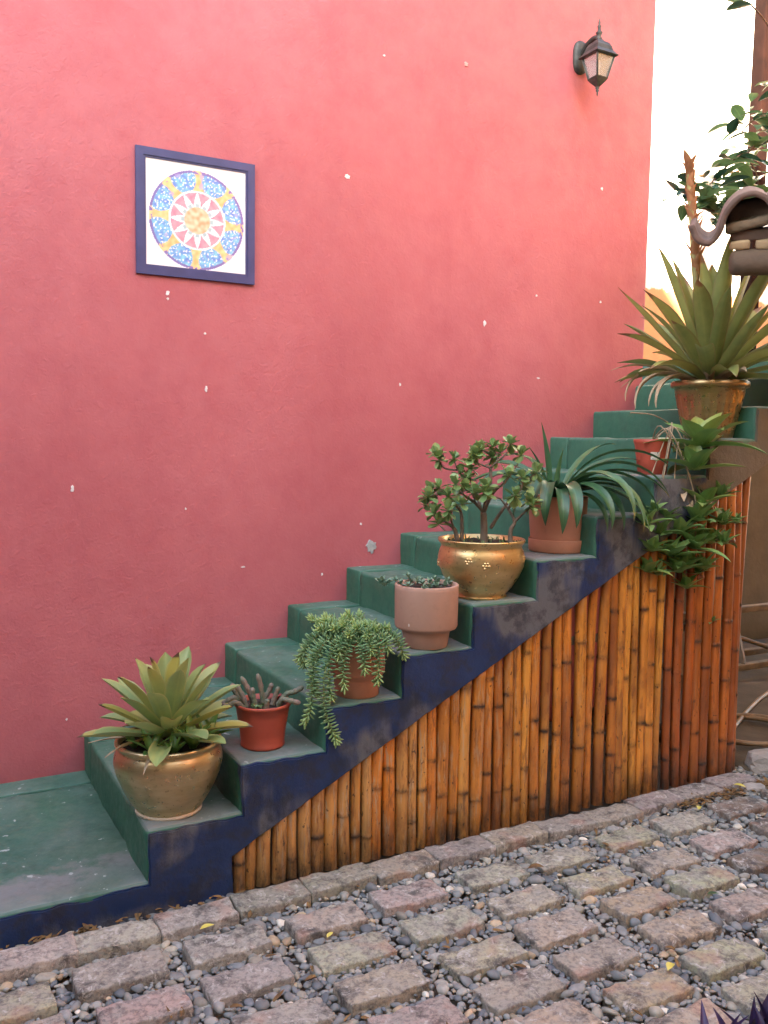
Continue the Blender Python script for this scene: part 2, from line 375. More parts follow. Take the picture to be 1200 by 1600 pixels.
bulbm = simple('lamp_bulb', (.75, .72, .6), (.8, .77, .66), 20, .3)

# ------------------------------------------------------------------ stair geometry
Wd = 0.98
X = [-3.2, 0.0025, .2862, .5672, .844, 1.1236, 1.3951, 1.6736, 1.9587, 2.2433, 2.5196, 2.80, 3.08, 4.6]
H = [.076, .2296, .3818, .5222, .6619, .8074, .9495, 1.0966, 1.2451, 1.3943, 1.5318, 1.675, 1.815]
def soffit(x): return -.0357+.5105*x
# ---- ground and paving
g = MB(); n = 40
gv = [(-30+60*i/n, -30+60*j/n, -.055) for j in range(n+1) for i in range(n+1)]
g.add(gv, [(j*(n+1)+i, j*(n+1)+i+1, (j+1)*(n+1)+i+1, (j+1)*(n+1)+i) for j in range(n) for i in range(n)])
tag(g.build('ground', soilg), kind='structure')
dirt = MB(); vs, fs = bevel_box(2.56, 6, -.02, 1.74, -.05, -.012, .0, 1, .12, .012, 3); dirt.add(vs, fs)
sand = simple('sandy_floor', (.075, .055, .033), (.13, .095, .058), 7, .95, 60, .6, .004)
tag(dirt.build('earth_floor', sand), kind='structure')
pave = tag(link('pavement', None, None, (0, 0, 0)), kind='structure')
bvars = []
for k in range(7):
    vs, fs = bevel_box(-.112, .112, -.055, .055, -.065, 0, .0045, 2, .024, .0034, 21, (k*3.7, k, 0))
    for v in vs:
        if v.z > -.03:
            e = max(abs(v.x)/.112, abs(v.y)/.053)
            if e > .86: v.z -= .016*max(0, noise.noise(Vector((v.x*26+k*9, v.y*26, k))))
    mb = MB(); mb.add(vs, fs); bvars.append(mb.mesh('brick', brickm))
BR = []
def brick(x, y, z=0, rz=0, colr=None, sx=1, sy=1):
    o = link('brick', random.choice(bvars), pave, (x, y, z)); o.rotation_euler = (U(-.025, .025), U(-.02, .02), rz+U(-.03, .03)+(PI if random.random() < .5 else 0)); o.scale = (sx, sy, 1)
    c = colr or random.choice([(.42, .36, .25), (.41, .37, .265), (.45, .36, .245), (.40, .365, .27), (.47, .335, .215), (.42, .375, .275)])
    o.color = tuple(a*U(.88, 1.1) for a in c)+(1,); BR.append((x, y, .113*sx, .055*sy))
xs0 = [-.78, -.553, -.327, -.111, .115, .345, .571, .80, 1.025, 1.25, 1.475, 1.698, 1.921, 2.145, 2.372]
for i, x in enumerate(xs0):
    brick(x, -.103+.03*max(0, (x-1.8)/.6)+U(-.004, .004)-(.012 if x < .2 else 0), U(-.004, .008)+.006, 0, (.32, .285, .235) if x > .2 else (.48, .41, .33), .99, .95)
cols = [-.70, -.415, -.128, .157, .438, .733, 1.017, 1.306, 1.602, 1.893, 2.185, 2.48, 2.77]
rowy = [-.288, -.461, -.631, -.793, -.957, -1.108, -1.27, -1.43, -1.60]
dark = {(11, 0), (10, 1), (9, 2), (10, 0)}
for j, y in enumerate(rowy):
    for i, x in enumerate(cols):
        brick(x+U(-.014, .014), y+U(-.01, .01)+.012*max(0, x-1.2), U(-.006, .006), 0, (.17, .10, .065) if (i, j) in dark else None, U(.94, 1.02), U(.94, 1.05))
# ---- gravel: pebbles between the bricks
def ico():
    bm = bmesh.new(); bmesh.ops.create_icosphere(bm, subdivisions=2, radius=1); v = np.array([x.co[:] for x in bm.verts]); f = np.array([[q.index for q in p.verts] for p in bm.faces]); bm.free(); return v, f
iv, if_ = ico()
rs = np.random.RandomState(5)
pv = []; pc = []; npb = 0; cell = {}
def inside(x, y, m):
    for bx, by, hx, hy in BR:
        if abs(x-bx) < hx+m and abs(y-by) < hy+m: return True
    return False
pal = [(.125, .14, .155), (.17, .18, .19), (.21, .215, .21), (.09, .105, .125), (.25, .24, .21), (.15, .165, .175), (.42, .41, .38), (.30, .24, .17), (.19, .185, .165), (.11, .12, .125)]
def try_pebble(r, zl, ov):
    global npb
    x = rs.uniform(-.95, 3.1); y = rs.uniform(-1.72, .0)
    if x > 2.5: y = rs.uniform(-1.72, .12)
    elif y > -.045 and x < .27: y = rs.uniform(-.05, -.006)
    elif y > -.05: return
    if inside(x, y, r*.25): return
    cx, cy = int(x/.05), int(y/.05)
    for i in (-1, 0, 1):
        for j in (-1, 0, 1):
            for (a, b, q) in cell.get((cx+i, cy+j), ()):
                if (a-x)**2+(b-y)**2 < (ov*(q+r))**2: return
    cell.setdefault((cx, cy), []).append((x, y, r))
    e = 1+rs.uniform(-.25, .45); s = np.array([r*e, r/e**.5, r*rs.uniform(.45, .75)])
    v = iv.copy(); v *= 1+.24*np.sin(v[:, [1, 2, 0]]*rs.uniform(1.5, 3.6)+rs.uniform(0, 6, 3)); v = v*s
    a = rs.uniform(0, 2*PI); t = rs.normal(0, .22); ca, sa = math.cos(a), math.sin(a); ct, st = math.cos(t), math.sin(t)
    v = v@np.array([[1, 0, 0], [0, ct, st], [0, -st, ct]]); v = v@np.array([[ca, sa, 0], [-sa, ca, 0], [0, 0, 1]])
    v += (x, y, zl+s[2]*.35+rs.uniform(-.004, .006))
    pv.append(v); c = 1.6*np.array([1.06, 1.0, .86])*np.array(pal[rs.choice(len(pal), p=[.18, .19, .14, .15, .06, .13, .035, .03, .055, .03])])*rs.uniform(.75, 1.25); pc.append(c); npb += 1
for r0, cnt, z, ov in ((.021, 260, -.028, .88), (.0155, 4500, -.028, .82), (.012, 18000, -.030, .78), (.0085, 36000, -.029, .72), (.006, 52000, -.026, .70)):
    for _ in range(cnt): try_pebble(r0*rs.uniform(.8, 1.25), z, ov)
nv = len(iv); V = np.concatenate(pv); F = np.concatenate([if_+k*nv for k in range(npb)])
me = bpy.data.meshes.new('gravel'); me.vertices.add(len(V)); me.vertices.foreach_set('co', V.astype(np.float32).ravel())
me.loops.add(F.size); me.loops.foreach_set('vertex_index', F.astype(np.int32).ravel()); me.polygons.add(len(F))
me.polygons.foreach_set('loop_start', np.arange(0, F.size, 3, dtype=np.int32)); me.polygons.foreach_set('use_smooth', np.ones(len(F), dtype=bool))
me.update(calc_edges=True); ca = me.color_attributes.new('col', 'FLOAT_COLOR', 'POINT')
cc = np.ones((len(V), 4), dtype=np.float32); cc[:, :3] = np.repeat(np.array(pc), nv, 0); ca.data.foreach_set('color', cc.ravel()); me.materials.append(pebble)
tag(link('gravel', me), 'grey and blue river pebbles filling the gaps between the bricks', 'gravel', kind='stuff')

# ---- red house wall
house = empty('house_wall', (0, Wd, 0), 'tall rough red plastered house wall rising behind the painted stairs', 'wall')
wv, wf = bevel_box(-4.5, 2.853, 0, .30, -.05, 4.15, .012, 2, .25, .003, 1.6)
mb = MB(); mb.add(wv, wf); mb.build('plaster_face', red, house)
def chip(px, py, w, h, m=chipm):
    p = at(px, py, Wd); k = (p-CAM).dot(cf)/FPX; mb = MB(); nn = 19
    vs = []; ph = U(0, 6)
    for ring, yy in ((1, .004), (.9, -.0022)):
        for i in range(nn):
            a = 2*PI*i/nn; q = ring*(.9+.7*noise.noise(Vector((math.cos(a)*1.9+ph, math.sin(a)*1.9, px)))+.12*noise.noise(Vector((math.cos(a)*5+ph, math.sin(a)*6, px))))
            vs.append((w*k*.62*q*math.cos(a), yy, h*k*.5*q*math.sin(a)))
    mb.add(vs, [(i, (i+1) % nn, nn+(i+1) % nn, nn+i) for i in range(nn)]+[tuple(nn+i for i in range(nn))])
    mb.build('paint_chip', m, house, (p.x, -.001, p.z), smooth=False)
for c in [(543, 276, 8, 8), (262, 458, 5, 8), (262, 467, 3, 5), (322, 608, 4, 11), (113, 764, 5, 12), (757, 505, 4, 10), (600, 87, 4, 4), (940, 295, 4, 5), (320, 521, 4, 4), (838, 462, 3, 4), (625, 601, 3, 5), (841, 591, 6, 3), (290, 795, 3, 4), (104, 1124, 3, 4), (564, 819, 3, 4), (380, 886, 7, 3), (938, 472, 3, 4), (503, 897, 3, 5)]: chip(*c)
chip(581, 854, 15, 20, chipg); chip(728, 100, 7, 8, simple('pink_chip', (.62, .27, .24), (.68, .33, .3)))

# ---- staircase
st = empty('staircase', (0, 0, 0), 'green painted stairs with navy blue side climbing along the red wall', 'stairs')
GUT = .125
def cutlow(mb, i):   # the underside of each step follows the sloping soffit
    if i: mb.v = [(x, y, max(z, min(soffit(x), 1.6)+.014)) for x, y, z in mb.v]
    return mb
for i in range(len(H)):
    x0, x1 = X[i], X[i+1]+(.03 if i+1 < len(H) else 0); y1 = Wd+.04 if i < 10 else 2.38
    zb = -.05 if i == 0 else H[i-1]-.04
    if i == 10: y1 = Wd+.06
    dy = .0012*(i % 3)
    if i < 10:
        mb = cutlow(box(x0, x1, dy, Wd-GUT, zb, H[i], .015, 3, .05, .0065, 9, (0, 0, i*2)), i); mb.build('step', green, st)
        mb = cutlow(box(x0+.002, x1, Wd-GUT+.0015, y1, zb, H[i]+.0025, .008, 2, .07, .004, 7, (3, 0, i*2)), i); mb.build('gutter_strip', green, st)
    else:
        mb = cutlow(box(x0, x1, dy, y1, zb, H[i], .013, 3, .09, .0045, 7, (0, 0, i*2)), i); mb.build('step', green, st)
# navy side band: one slab whose outline follows the steps and the sloping underside
prof = [(-3.2, -.05), (-3.2, H[0]-.010)]
for i in range(1, 12): prof += [(X[i]+.006, H[i-1]-.010), (X[i]+.006, H[i]-.010)]
prof += [(3.5, H[11]-.010), (3.5, soffit(3.5)), (.262, soffit(.262)), (.262, -.05)]
def dens(P, d=.016):
    out = []
    for a, b in zip(P, P[1:]+P[:1]):
        k = max(1, int(math.dist(a, b)/d))
        for j in range(k): out.append((a[0]+(b[0]-a[0])*j/k, a[1]+(b[1]-a[1])*j/k))
    return out
bm = bmesh.new(); pp = dens(prof)
pp = [(x+.005*n3((x*22, z*22, 1)), z+(.007*n3((x*22, z*22, 5)) if z > soffit(x)+.03 else .003*n3((x*22, z*22, 5)))) for x, z in pp]
f1 = bm.faces.new([bm.verts.new((x, -.006, z)) for x, z in pp]); r = bmesh.ops.extrude_face_region(bm, geom=[f1])
for v in [e for e in r['geom'] if isinstance(e, bmesh.types.BMVert)]: v.co.y = .07
bmesh.ops.recalc_face_normals(bm, faces=bm.faces[:])
es = [e for e in bm.edges if all(abs(v.co.y+.006) < 1e-4 for v in e.verts)]
bmesh.ops.bevel(bm, geom=es, offset=.004, segments=2, affect='EDGES')
me = bpy.data.meshes.new('side_band'); bm.to_mesh(me); bm.free(); me.materials.append(blue)
link('side_band', me, st)
# concrete core under the treads
core = MB(); cp = [(.27, -.04)]+[(x, soffit(x)+.012) for x in (.5, 1, 2, 3, 4.5)]
cz = [(.27, .2), (.5, .3)]; 
cv = []; ys = (.065, Wd+.01)
for x in (.30, .6, 1., 1.5, 2., 2.5, 3., 3.5, 4.5):
    k = max(i for i in range(len(H)) if X[i] <= x-.0)
    for y in ys: cv += [(x, y, soffit(x)+.012 if x < 3.5 else 1.60), (x, y, soffit(x)+.085 if x < 3.5 else 1.75)]
cfaces = []
for i in range(8):
    a = i*4; b_ = a+4; cfaces += [(a, b_, b_+2, a+2), (a+1, a+3, b_+3, b_+1), (a, a+1, b_+1, b_), (a+2, b_+2, b_+3, a+3)]
core.add(cv, cfaces+[(0, 2, 3, 1)]); core.build('core', cement, st, smooth=False)

# ---- bamboo screen
scr = empty('bamboo_screen', (1.4, .03, 0), 'screen of varnished orange bamboo poles closing the space under the stairs', 'screen')
x = .270; k = 0
while x < 2.512:
    gap = 0
    d = U(.035, .050); r = d/2
    if 1.30 < x < 2.3 and random.random() < .22: gap = U(.008, .02)
    xc = x+r; ln = xc
    top = soffit(xc)-.004; mb = MB(); nseg = max(4, int((top+.03)/.022)); n = 12
    lean = U(-.02, .02)*min(1, top); bow = U(-.012, .012)*min(1.2, top); dy = U(-.004, .006)
    nodes = []; z = U(.02, .3)
    while z < top-.02: nodes.append(z+U(-.02, .02)); z += U(.24, .46)
    zs = sorted(set([-.03+(top+.03)*j/nseg for j in range(nseg+1)]+[q+o for q in nodes for o in (-.012, -.004, 0, .004, .012) if q+o < top-.015]))
    vs = []; cs = []; uv = []
    for j, z in enumerate(zs):
        t = (z+.03)/(top+.03); nd = min([abs(z-q) for q in nodes] or [1])
        rr = r*(1+.09*math.exp(-(nd/.006)**2)-.03*math.exp(-((nd-.012)/.006)**2))*(1.02-.06*t)
        cxx = lean*(t-.5)+bow*math.sin(PI*t)
        for i in range(n):
            a = 2*PI*i/n; vx = cxx+rr*math.cos(a); zz = z
            if j == len(zs)-1: zz = soffit(xc+vx)-.004+U(-.003, .001)
            vs.append((vx, rr*math.sin(a)*.92+dy, zz))
            low = max(0, 1-(z+.01)/(.16+.12*n3((xc*7, 0, 3))))
            cs.append((min(1, math.exp(-(nd/.011)**2)*1.0), max(0, min(1, 1.35-xc*.75)), min(1, low*.95), 1)); uv.append((i/n, t))
    m_ = len(zs); fs = [(j*n+i, j*n+(i+1) % n, (j+1)*n+(i+1) % n, (j+1)*n+i) for j in range(m_-1) for i in range(n)]
    fs.append(tuple((m_-1)*n+i for i in range(n)))
    mb.add(vs, fs, uv, 0, cs)
    t = min(1, max(0, (xc-.27)/2.2)); 
    q9 = t+U(-.13, .13); t = min(1, max(0, q9)); ca_, cb_ = ((.78, .42, .13), (.84, .38, .075)) if t < .3 else (((.88, .39, .06), (.82, .27, .035)) if t < .8 else ((.70, .20, .03), (.50, .115, .02)))
    q = random.random(); c = [ca_[i]*(1-q)+cb_[i]*q for i in range(3)]; br = U(.78, 1.12)
    mb.build('bamboo_pole', bamboo, scr, (xc-1.4, 0, 0), color=(c[0]*br, c[1]*br, c[2]*br, 1))
    x += d*U(.99, 1.10)+gap; k += 1
for z in (.22, .62, .98):
    xa = max(.35, (z+.0357)/.5105+.05); rb = MB(); bar(rb, (xa-1.4, .032, z), (2.47-1.4, .032, z), .02, .03); rb.build('rail', woodgrey, scr)

# ------------------------------------------------------------------ picture on the wall
pz = (1.9921+2.4657)/2; pxx = (.2139+.6909)/2; hs = .2375
pic = empty('wall_picture', (pxx, Wd, pz), 'square tile picture of a colourful cart wheel in a navy frame', 'picture')
def mitred(o, t, y0, y1):   # square border with mitred corners: o outer half size, t width, y0 front, y1 back
    mb = MB(); i_ = o-t
    for k in range(4):
        c_, s_ = round(math.cos(k*PI/2)), round(math.sin(k*PI/2)); P = [(-o, o), (o, o), (i_, i_), (-i_, i_)]
        vs = [(a*c_-b*s_, yy, a*s_+b*c_) for yy in (y0, y1) for a, b in P]
        mb.add(vs, [(0, 1, 2, 3), (3, 2, 6, 7), (1, 0, 4, 5)])
    return mb
mitred(hs, .030, -.012, .01).build('frame', navyframe, pic, smooth=False)
mitred(hs-.030, .008, -.0085, .01).build('inner_lip', navyframe, pic, smooth=False)
q = hs-.036
NG = 150; pr = MB(); vs = []; cs = []
def wheelcol(x, z):
    r = math.hypot(x, z); a = math.atan2(z, x); nz = n3((x*60, z*60, 2)); n2 = n3((x*150, z*150, 7)); n4 = n3((x*28, z*28, 4))
    white = (.80, .84, .86); R0 = .190
    if r > R0: return white
    def mx(a_, b_, f): return tuple(a_[i]*(1-f)+b_[i]*f for i in range(3))
    f = r/R0
    if f > .60:
        s = (a*8/(2*PI)+.06) % 1; cx = abs(s-.5)
        wdt = .40-.13*abs((f-.82)/.2)**2
        if cx < wdt:
            c = mx((.03, .17, .62), (.12, .58, .74), min(1, max(0, .5+.9*nz+.3*n2)))
            if n2 > .28: c = (.75, .86, .9)
            if f > .95: c = (.10, .07, .38)
        else: c = mx((.80, .40, .10), (.85, .62, .25), min(1, max(0, .5+nz))) if f < .93 or nz > 0 else (.13, .08, .40)
        if n4 > .45: c = mx(c, (.32, .25, .6), .6)
    elif f > .56: c = white
    elif f > .27:
        s = (a*12/(2*PI)) % 1; tri = abs(s-.5)*2; g = (f-.27)/.29
        c = mx((.72, .10, .22), (.85, .35, .42), .5+.5*nz) if tri < g*.95 else white
        if f < .34 and tri > .5: c = (.32, .48, .52)
    else: c = mx((.82, .30, .12), (.90, .62, .40), min(1, max(0, .5+1.1*nz)))
    return mx(c, (.82, .88, .9), .12)
for j in range(NG+1):
    for i in range(NG+1):
        xx = -q+2*q*i/NG; zz = -q+2*q*j/NG; vs.append((xx, .001, zz)); cs.append(wheelcol(xx-.002, zz+.012)+(1,))
pr.add(vs, [(j*(NG+1)+i, j*(NG+1)+i+1, (j+1)*(NG+1)+i+1, (j+1)*(NG+1)+i) for j in range(NG) for i in range(NG)], None, 0, cs)
b = NB('printed_tile'); b.out(b.attr(), .12, Coat_Weight=.6, Coat_Roughness=.05)
pr.build('print', b.m, pic, (0, -.0065, 0))

# ------------------------------------------------------------------ wall lantern
LP = at(935, 90, Wd-.135); lan = empty('wall_lantern', (LP.x, Wd, LP.z), 'black four sided coach lantern mounted high on the red wall', 'lantern')
ly = -.135
bp = MB(); vs = []; nn = 22
for yy, s in ((.0, 1.), (-.012, 1.), (-.020, .82)):
    for i in range(nn):
        a = 2*PI*i/nn; vs.append((.042*s*math.copysign(abs(math.cos(a))**.8, math.cos(a)), yy, .045+.078*s*math.copysign(abs(math.sin(a))**.7, math.sin(a))))
bp.add(vs, [(j*nn+i, j*nn+(i+1) % nn, (j+1)*nn+(i+1) % nn, (j+1)*nn+i) for j in range(2) for i in range(nn)]+[tuple(2*nn+i for i in range(nn))]); bp.build('back_plate', iron, lan)
am = MB(); tube(am, smooth_path([(0, -.01, .05), (0, -.05, .085), (0, -.10, .10), (0, ly, .088)]), [.013]*19, 8); am.build('arm', iron, lan)
def sq(mb, prof, c=(0, ly, 0), mi=0):
    vs = [(c[0]+sx*r, c[1]+sy*r, z) for r, z in prof for sx, sy in ((-1, -1), (1, -1), (1, 1), (-1, 1))]
    mb.add(vs, [(j*4+i, j*4+(i+1) % 4, (j+1)*4+(i+1) % 4, (j+1)*4+i) for j in range(len(prof)-1) for i in range(4)]+[(3, 2, 1, 0), tuple((len(prof)-1)*4+i for i in range(4))], None, mi)
rf = MB(); sq(rf, [(.062, -.002), (.068, .003), (.060, .010), (.048, .026), (.043, .046), (.034, .062), (.018, .074), (.012, .082)]); rf.build('roof', iron, lan, smooth=False)
fi = MB(); lathe(fi, [(.013, .078), (.016, .086), (.009, .094), (.012, .104), (.017, .112), (.009, .121), (.007, .135), (.010, .141), (.005, .149), (.006, .160), (.001, .178)], 12, (0, ly, 0)); fi.build('finial', iron, lan)
gt, gb, zt, zb = .052, .030, -.002, -.098
for sx, sy in ((-1, -1), (1, -1), (1, 1), (-1, 1)):
    p = MB(); bar(p, (sx*gt, ly+sy*gt, zt), (sx*gb, ly+sy*gb, zb), .009, .009, (sx, -sy, 0), .0015); p.build('corner_bar', iron, lan)
for k, (sa, sb) in enumerate((((-1, -1), (1, -1)), ((1, -1), (1, 1)), ((1, 1), (-1, 1)), ((-1, 1), (-1, -1)))):
    p = MB(); q2 = .965; v8 = []
    for o in (1., .93):
        v8 += [(sa[0]*gt*q2*o, ly+sa[1]*gt*q2*o, zt), (sb[0]*gt*q2*o, ly+sb[1]*gt*q2*o, zt), (sb[0]*gb*q2*o, ly+sb[1]*gb*q2*o, zb), (sa[0]*gb*q2*o, ly+sa[1]*gb*q2*o, zb)]
    p.add(v8, [(0, 1, 2, 3), (7, 6, 5, 4), (0, 4, 5, 1), (1, 5, 6, 2), (2, 6, 7, 3), (3, 7, 4, 0)]); p.build('glass_pane', lglass, lan, smooth=False)
bs = MB(); sq(bs, [(.006, -.136), (.012, -.128), (.026, -.112), (.034, -.099), (.034, -.094), (.028, -.093)]); bs.build('base_cup', iron, lan, smooth=False)
fb = MB(); lathe(fb, [(.001, -.178), (.004, -.168), (.0035, -.160), (.009, -.152), (.005, -.147), (.011, -.140), (.006, -.132)], 10, (0, ly, 0)); fb.build('lower_finial', iron, lan)
bu = MB(); lathe(bu, [(.0, -.088), (.009, -.085), (.009, -.05), (.012, -.04), (.010, -.02), (.006, -.012)], 10, (0, ly, 0)); bu.build('bulb', bulbm, lan)

# ------------------------------------------------------------------ potted plants
def basis(p):   # directions as seen standing in the courtyard: right along the stairs, towards the viewer
    v = Vector((p[0]-CAM.x, p[1]-CAM.y)).normalized(); return math.atan2(-v.x, v.y), math.atan2(-v.y, -v.x)   # az of right, az of toward-viewer
def pot_lathe(root, prof, mat, n=56, wob=.006, inner=.008, soil_z=None, name='pot', **kw):
    mb = MB(); top = prof[-1]; ip = [(top[0]-inner, top[1]-.001), (top[0]-inner-.004, soil_z-.03)]
    lathe(mb, [(0.001, prof[0][1])]+prof+ip, n, (0, 0, 0), 0, wob, **kw); po = mb.build(name, mat, root)
    s = MB(); rr = top[0]-inner-.003; ringn = 9; vs = [(0, 0, soil_z)]; fs = []
    for j in range(1, ringn+1):
        for i in range(32):
            a = 2*PI*i/32; q = rr*j/ringn; vs.append((q*math.cos(a), q*math.sin(a), soil_z+.007*noise.noise(Vector((q*math.cos(a)*30, q*math.sin(a)*30, 1)))))
    fs = [(0, 1+i, 1+(i+1) % 32) for i in range(32)]+[(1+(j-1)*32+i, 1+j*32+i, 1+j*32+(i+1) % 32, 1+(j-1)*32+(i+1) % 32) for j in range(1, ringn) for i in range(32)]
    s.add(vs, fs); s.build('soil', potsoil, root); return po
LF = lambda root, mat, *a, name='leaf', **k: (lambda mb: (leaf(mb, *a, **k), mb.build(name, mat, root)))(MB())

# 1: gold pot with yellow-green bromeliad
P1 = (.103, .128, H[1]); r1 = empty('potted_bromeliad', P1, 'gold glazed pot with a yellow-green bromeliad on the lowest step', 'potted plant')
pot_lathe(r1, [(.094, 0), (.099, .006), (.098, .012), (.116, .04), (.137, .078), (.154, .118), (.163, .155), (.161, .180), (.153, .197), (.149, .203), (.153, .208), (.159, .214), (.160, .220), (.156, .224)], gold1, soil_z=.205)
rim = MB(); lathe(rim, [(.095, -.001), (.1005, .002), (.1005, .008), (.098, .012)], 48); rim.build('foot_ring', simple('cream_clay', (.5, .42, .3), (.6, .52, .4)), r1)
bl = mat_leaf('bromeliad_leaf', (.24, .33, .13), (.42, .49, .17), .95, (.12, .06, .03), .42, (.42, .42, .16), .2, .08, .8)
ar, av = basis(P1)
N = 37
for i in range(N):
    t = (i/(N-1)); az = i*2.39996+.5; el = R_(84-76*t**.75)+U(-.06, .06); L = (.25-.02*t)*U(.85, 1.08)
    LF(r1, bl, (.022*math.cos(az)*(.4+t), .022*math.sin(az)*(.4+t), .262-.045*t), az, el, L, U(.054, .068), R_(U(-26, 2))*(.4+t*.8), 'brom', .55, 10)
pl = mat_leaf('bromeliad_pup_leaf', (.10, .22, .05), (.18, .32, .08), .98, (.2, .15, .05), .34, None, .2, .12)
for (dx, dd, n_, s) in ((.07, .085, 9, 1.), (-.05, .095, 7, .75), (.015, .12, 7, .7), (.115, .02, 8, .9), (-.1, .05, 5, .7)):
    bx = math.cos(ar)*dx+math.cos(av)*dd; by = math.sin(ar)*dx+math.sin(av)*dd
    for i in range(n_):
        az = i*2.4+dx*30; LF(r1, pl, (bx, by, .212), az, R_(U(18, 68)), U(.085, .13)*s, .034*s, R_(U(-35, -5)), 'lance', .4, 7)
for i in range(9):
    az = ar+PI+U(-1.1, 1.0) if i < 6 else U(0, 6.28); LF(r1, drym, (.05*math.cos(az), .05*math.sin(az), .228), az, R_(U(-2, 18)), U(.12, .19), U(.006, .018), R_(U(-45, -12)), 'strap', .9, 8, wav=.12, name='dry_leaf')

# 2: red nursery pot with finger cactus
P2 = (.409, .130, H[2]); r2 = empty('potted_cactus', P2, 'plain red plastic pot with stubby rat-tail cactus stems', 'potted plant')
pot_lathe(r2, [(.066, 0), (.070, .004), (.0715, .010), (.069, .013), (.0735, .05), (.081, .10), (.0865, .132), (.0905, .134), (.0915, .142), (.0885, .1445)], redpl, soil_z=.128, inner=.004, wob=.012)
cm = NB('cactus_skin'); nz_ = cm.noise(20, 4); cac = cm.out(cm.mix(cm.ramp(nz_, [(.35, 0.), (.65, 1.)]), (.105, .15, .085), (.24, .16, .13)), .6, cm.bump(cm.noise(150, 2), .9, .003))
ar, av = basis(P2)
def loc(a_r, a_v, rx, tv, z): return (math.cos(a_r)*rx+math.cos(a_v)*tv, math.sin(a_r)*rx+math.sin(a_v)*tv, z)
for pts in ([(-.05, .02, .13), (-.065, .02, .17), (-.085, .02, .205)], [(-.03, -.01, .13), (-.045, .0, .18), (-.07, 0, .225)], [(.0, -.02, .13), (-.005, -.02, .18), (-.018, -.02, .228)], [(-.02, .03, .13), (-.03, .03, .165), (-.033, .03, .197)], [(.03, .0, .13), (.04, .0, .16), (.05, 0, .19)],
            [(.05, .03, .13), (.06, .04, .158), (.085, .05, .158), (.118, .055, .150)], [(.045, .0, .13), (.075, .0, .165), (.10, 0, .172), (.13, .0, .188)], [(-.06, .03, .13), (-.085, .045, .155), (-.11, .05, .145), (-.128, .05, .150)], [(-.06, 0, .13), (-.09, .01, .16), (-.12, .01, .145), (-.15, .01, .13)], [(.01, .05, .125), (.012, .055, .15), (.016, .056, .166)], [(.0, -.05, .13), (.02, -.06, .16), (.03, -.06, .185)], [(-.07, -.03, .13), (-.09, -.03, .17), (-.10, -.03, .195)]):
    mb = MB(); pth = smooth_path([loc(ar, av, *p) for p in pts], 6); m_ = len(pth); tube(mb, pth, [.0085*(1+.12*math.sin(j*2.1))*(1 if j < m_-3 else (1, .85, .5)[j-m_+3]) for j in range(m_)], 8); mb.build('stem', cac, r2)
succ = mat_leaf('small_succulent_leaf', (.10, .20, .07), (.16, .27, .10), None, rough=.45)
for i in range(14): az = i*2.4; LF(r2, succ, loc(ar, av, -.015+U(-.02, .02), .035+U(-.012, .012), .132), az, R_(U(20, 75)), U(.018, .03), .014, R_(-20), 'obov', .3, 4)
for i in range(5): az = ar+U(-1, 1.5); LF(r2, simple('red_succulent', (.25, .03, .03), (.32, .06, .05)) if i == 0 else MATS['red_succulent'], loc(ar, av, .045, -.02, .13), az, R_(U(30, 80)), .035, .022, R_(-20), 'obov', .4, 4)

# 3: terracotta pot with trailing stonecrop
P3 = (.727, .088, H[3]); r3 = empty('potted_stonecrop', P3, 'clay pot overflowing with trailing needle leaved green stonecrop', 'potted plant')
pot_lathe(r3, [(.070, 0), (.073, .003), (.079, .056), (.081, .062), (.0905, .074), (.093, .085), (.094, .19), (.0945, .200), (.092, .202)], terra_or, soil_z=.178, wob=.002)
sb = NB('stonecrop_leaf'); cA = sb.attr(); nn_ = sb.noise(22, 3); sed = sb.out(sb.mix(sb.ramp(nn_, [(.3, 0.), (.7, 1.)]), cA, sb.mix(.4, cA, (.30, .40, .14))), .5)
ar, av = basis(P3)
def sprig(root, pts, nl=52, L=.026, spread=1.0):
    mb = MB(); pth = smooth_path([loc(ar, av, *p) for p in pts], 8); m_ = len(pth); tube(mb, pth, .0022, 5, 0, (.12, .19, .07, 1))
    tot = m_-1
    for k in range(nl):
        t = k/(nl-1); t = .04+.96*t**.9; fi_ = t*tot; i = min(int(fi_), tot-1); p = pth[i].lerp(pth[i+1], fi_-i); d = (pth[i+1]-pth[i]).normalized()
        s = d.orthogonal().normalized(); a = k*2.4; sd = (s*math.cos(a)+d.cross(s)*math.sin(a)); open_ = R_(74-52*max(0, (t-.72)/.28)) * spread
        ld = (d*math.cos(open_)+sd*math.sin(open_)).normalized(); up = Vector((0, 0, 1)); ld = (ld+up*.18).normalized()
        l = L*U(.75, 1.1)*(.7+.3*min(1, t*3)); w_ = .0034; sx = ld.orthogonal().normalized(); sy = ld.cross(sx)
        v6 = []
        for q, wq in ((0, .5), (.35, 1.), (.8, .85), (1., .15)):
            for b4 in range(4): v6.append(p+ld*(l*q)+up*(.004*q*q)+(sx*math.cos(b4*PI/2)+sy*math.sin(b4*PI/2))*w_*wq)
        g_ = U(.8, 1.15); lt = max(0, (t-.6)/.4); c = ((.13+.17*lt)*g_, (.28+.17*lt)*g_, (.13+.02*lt)*g_, 1)
        mb.add(v6, [(j*4+b4, j*4+(b4+1) % 4, (j+1)*4+(b4+1) % 4, (j+1)*4+b4) for j in range(3) for b4 in range(4)]+[(12, 13, 14, 15)], None, 0, [c]*16)
    mb.build('sprig', sed, root)
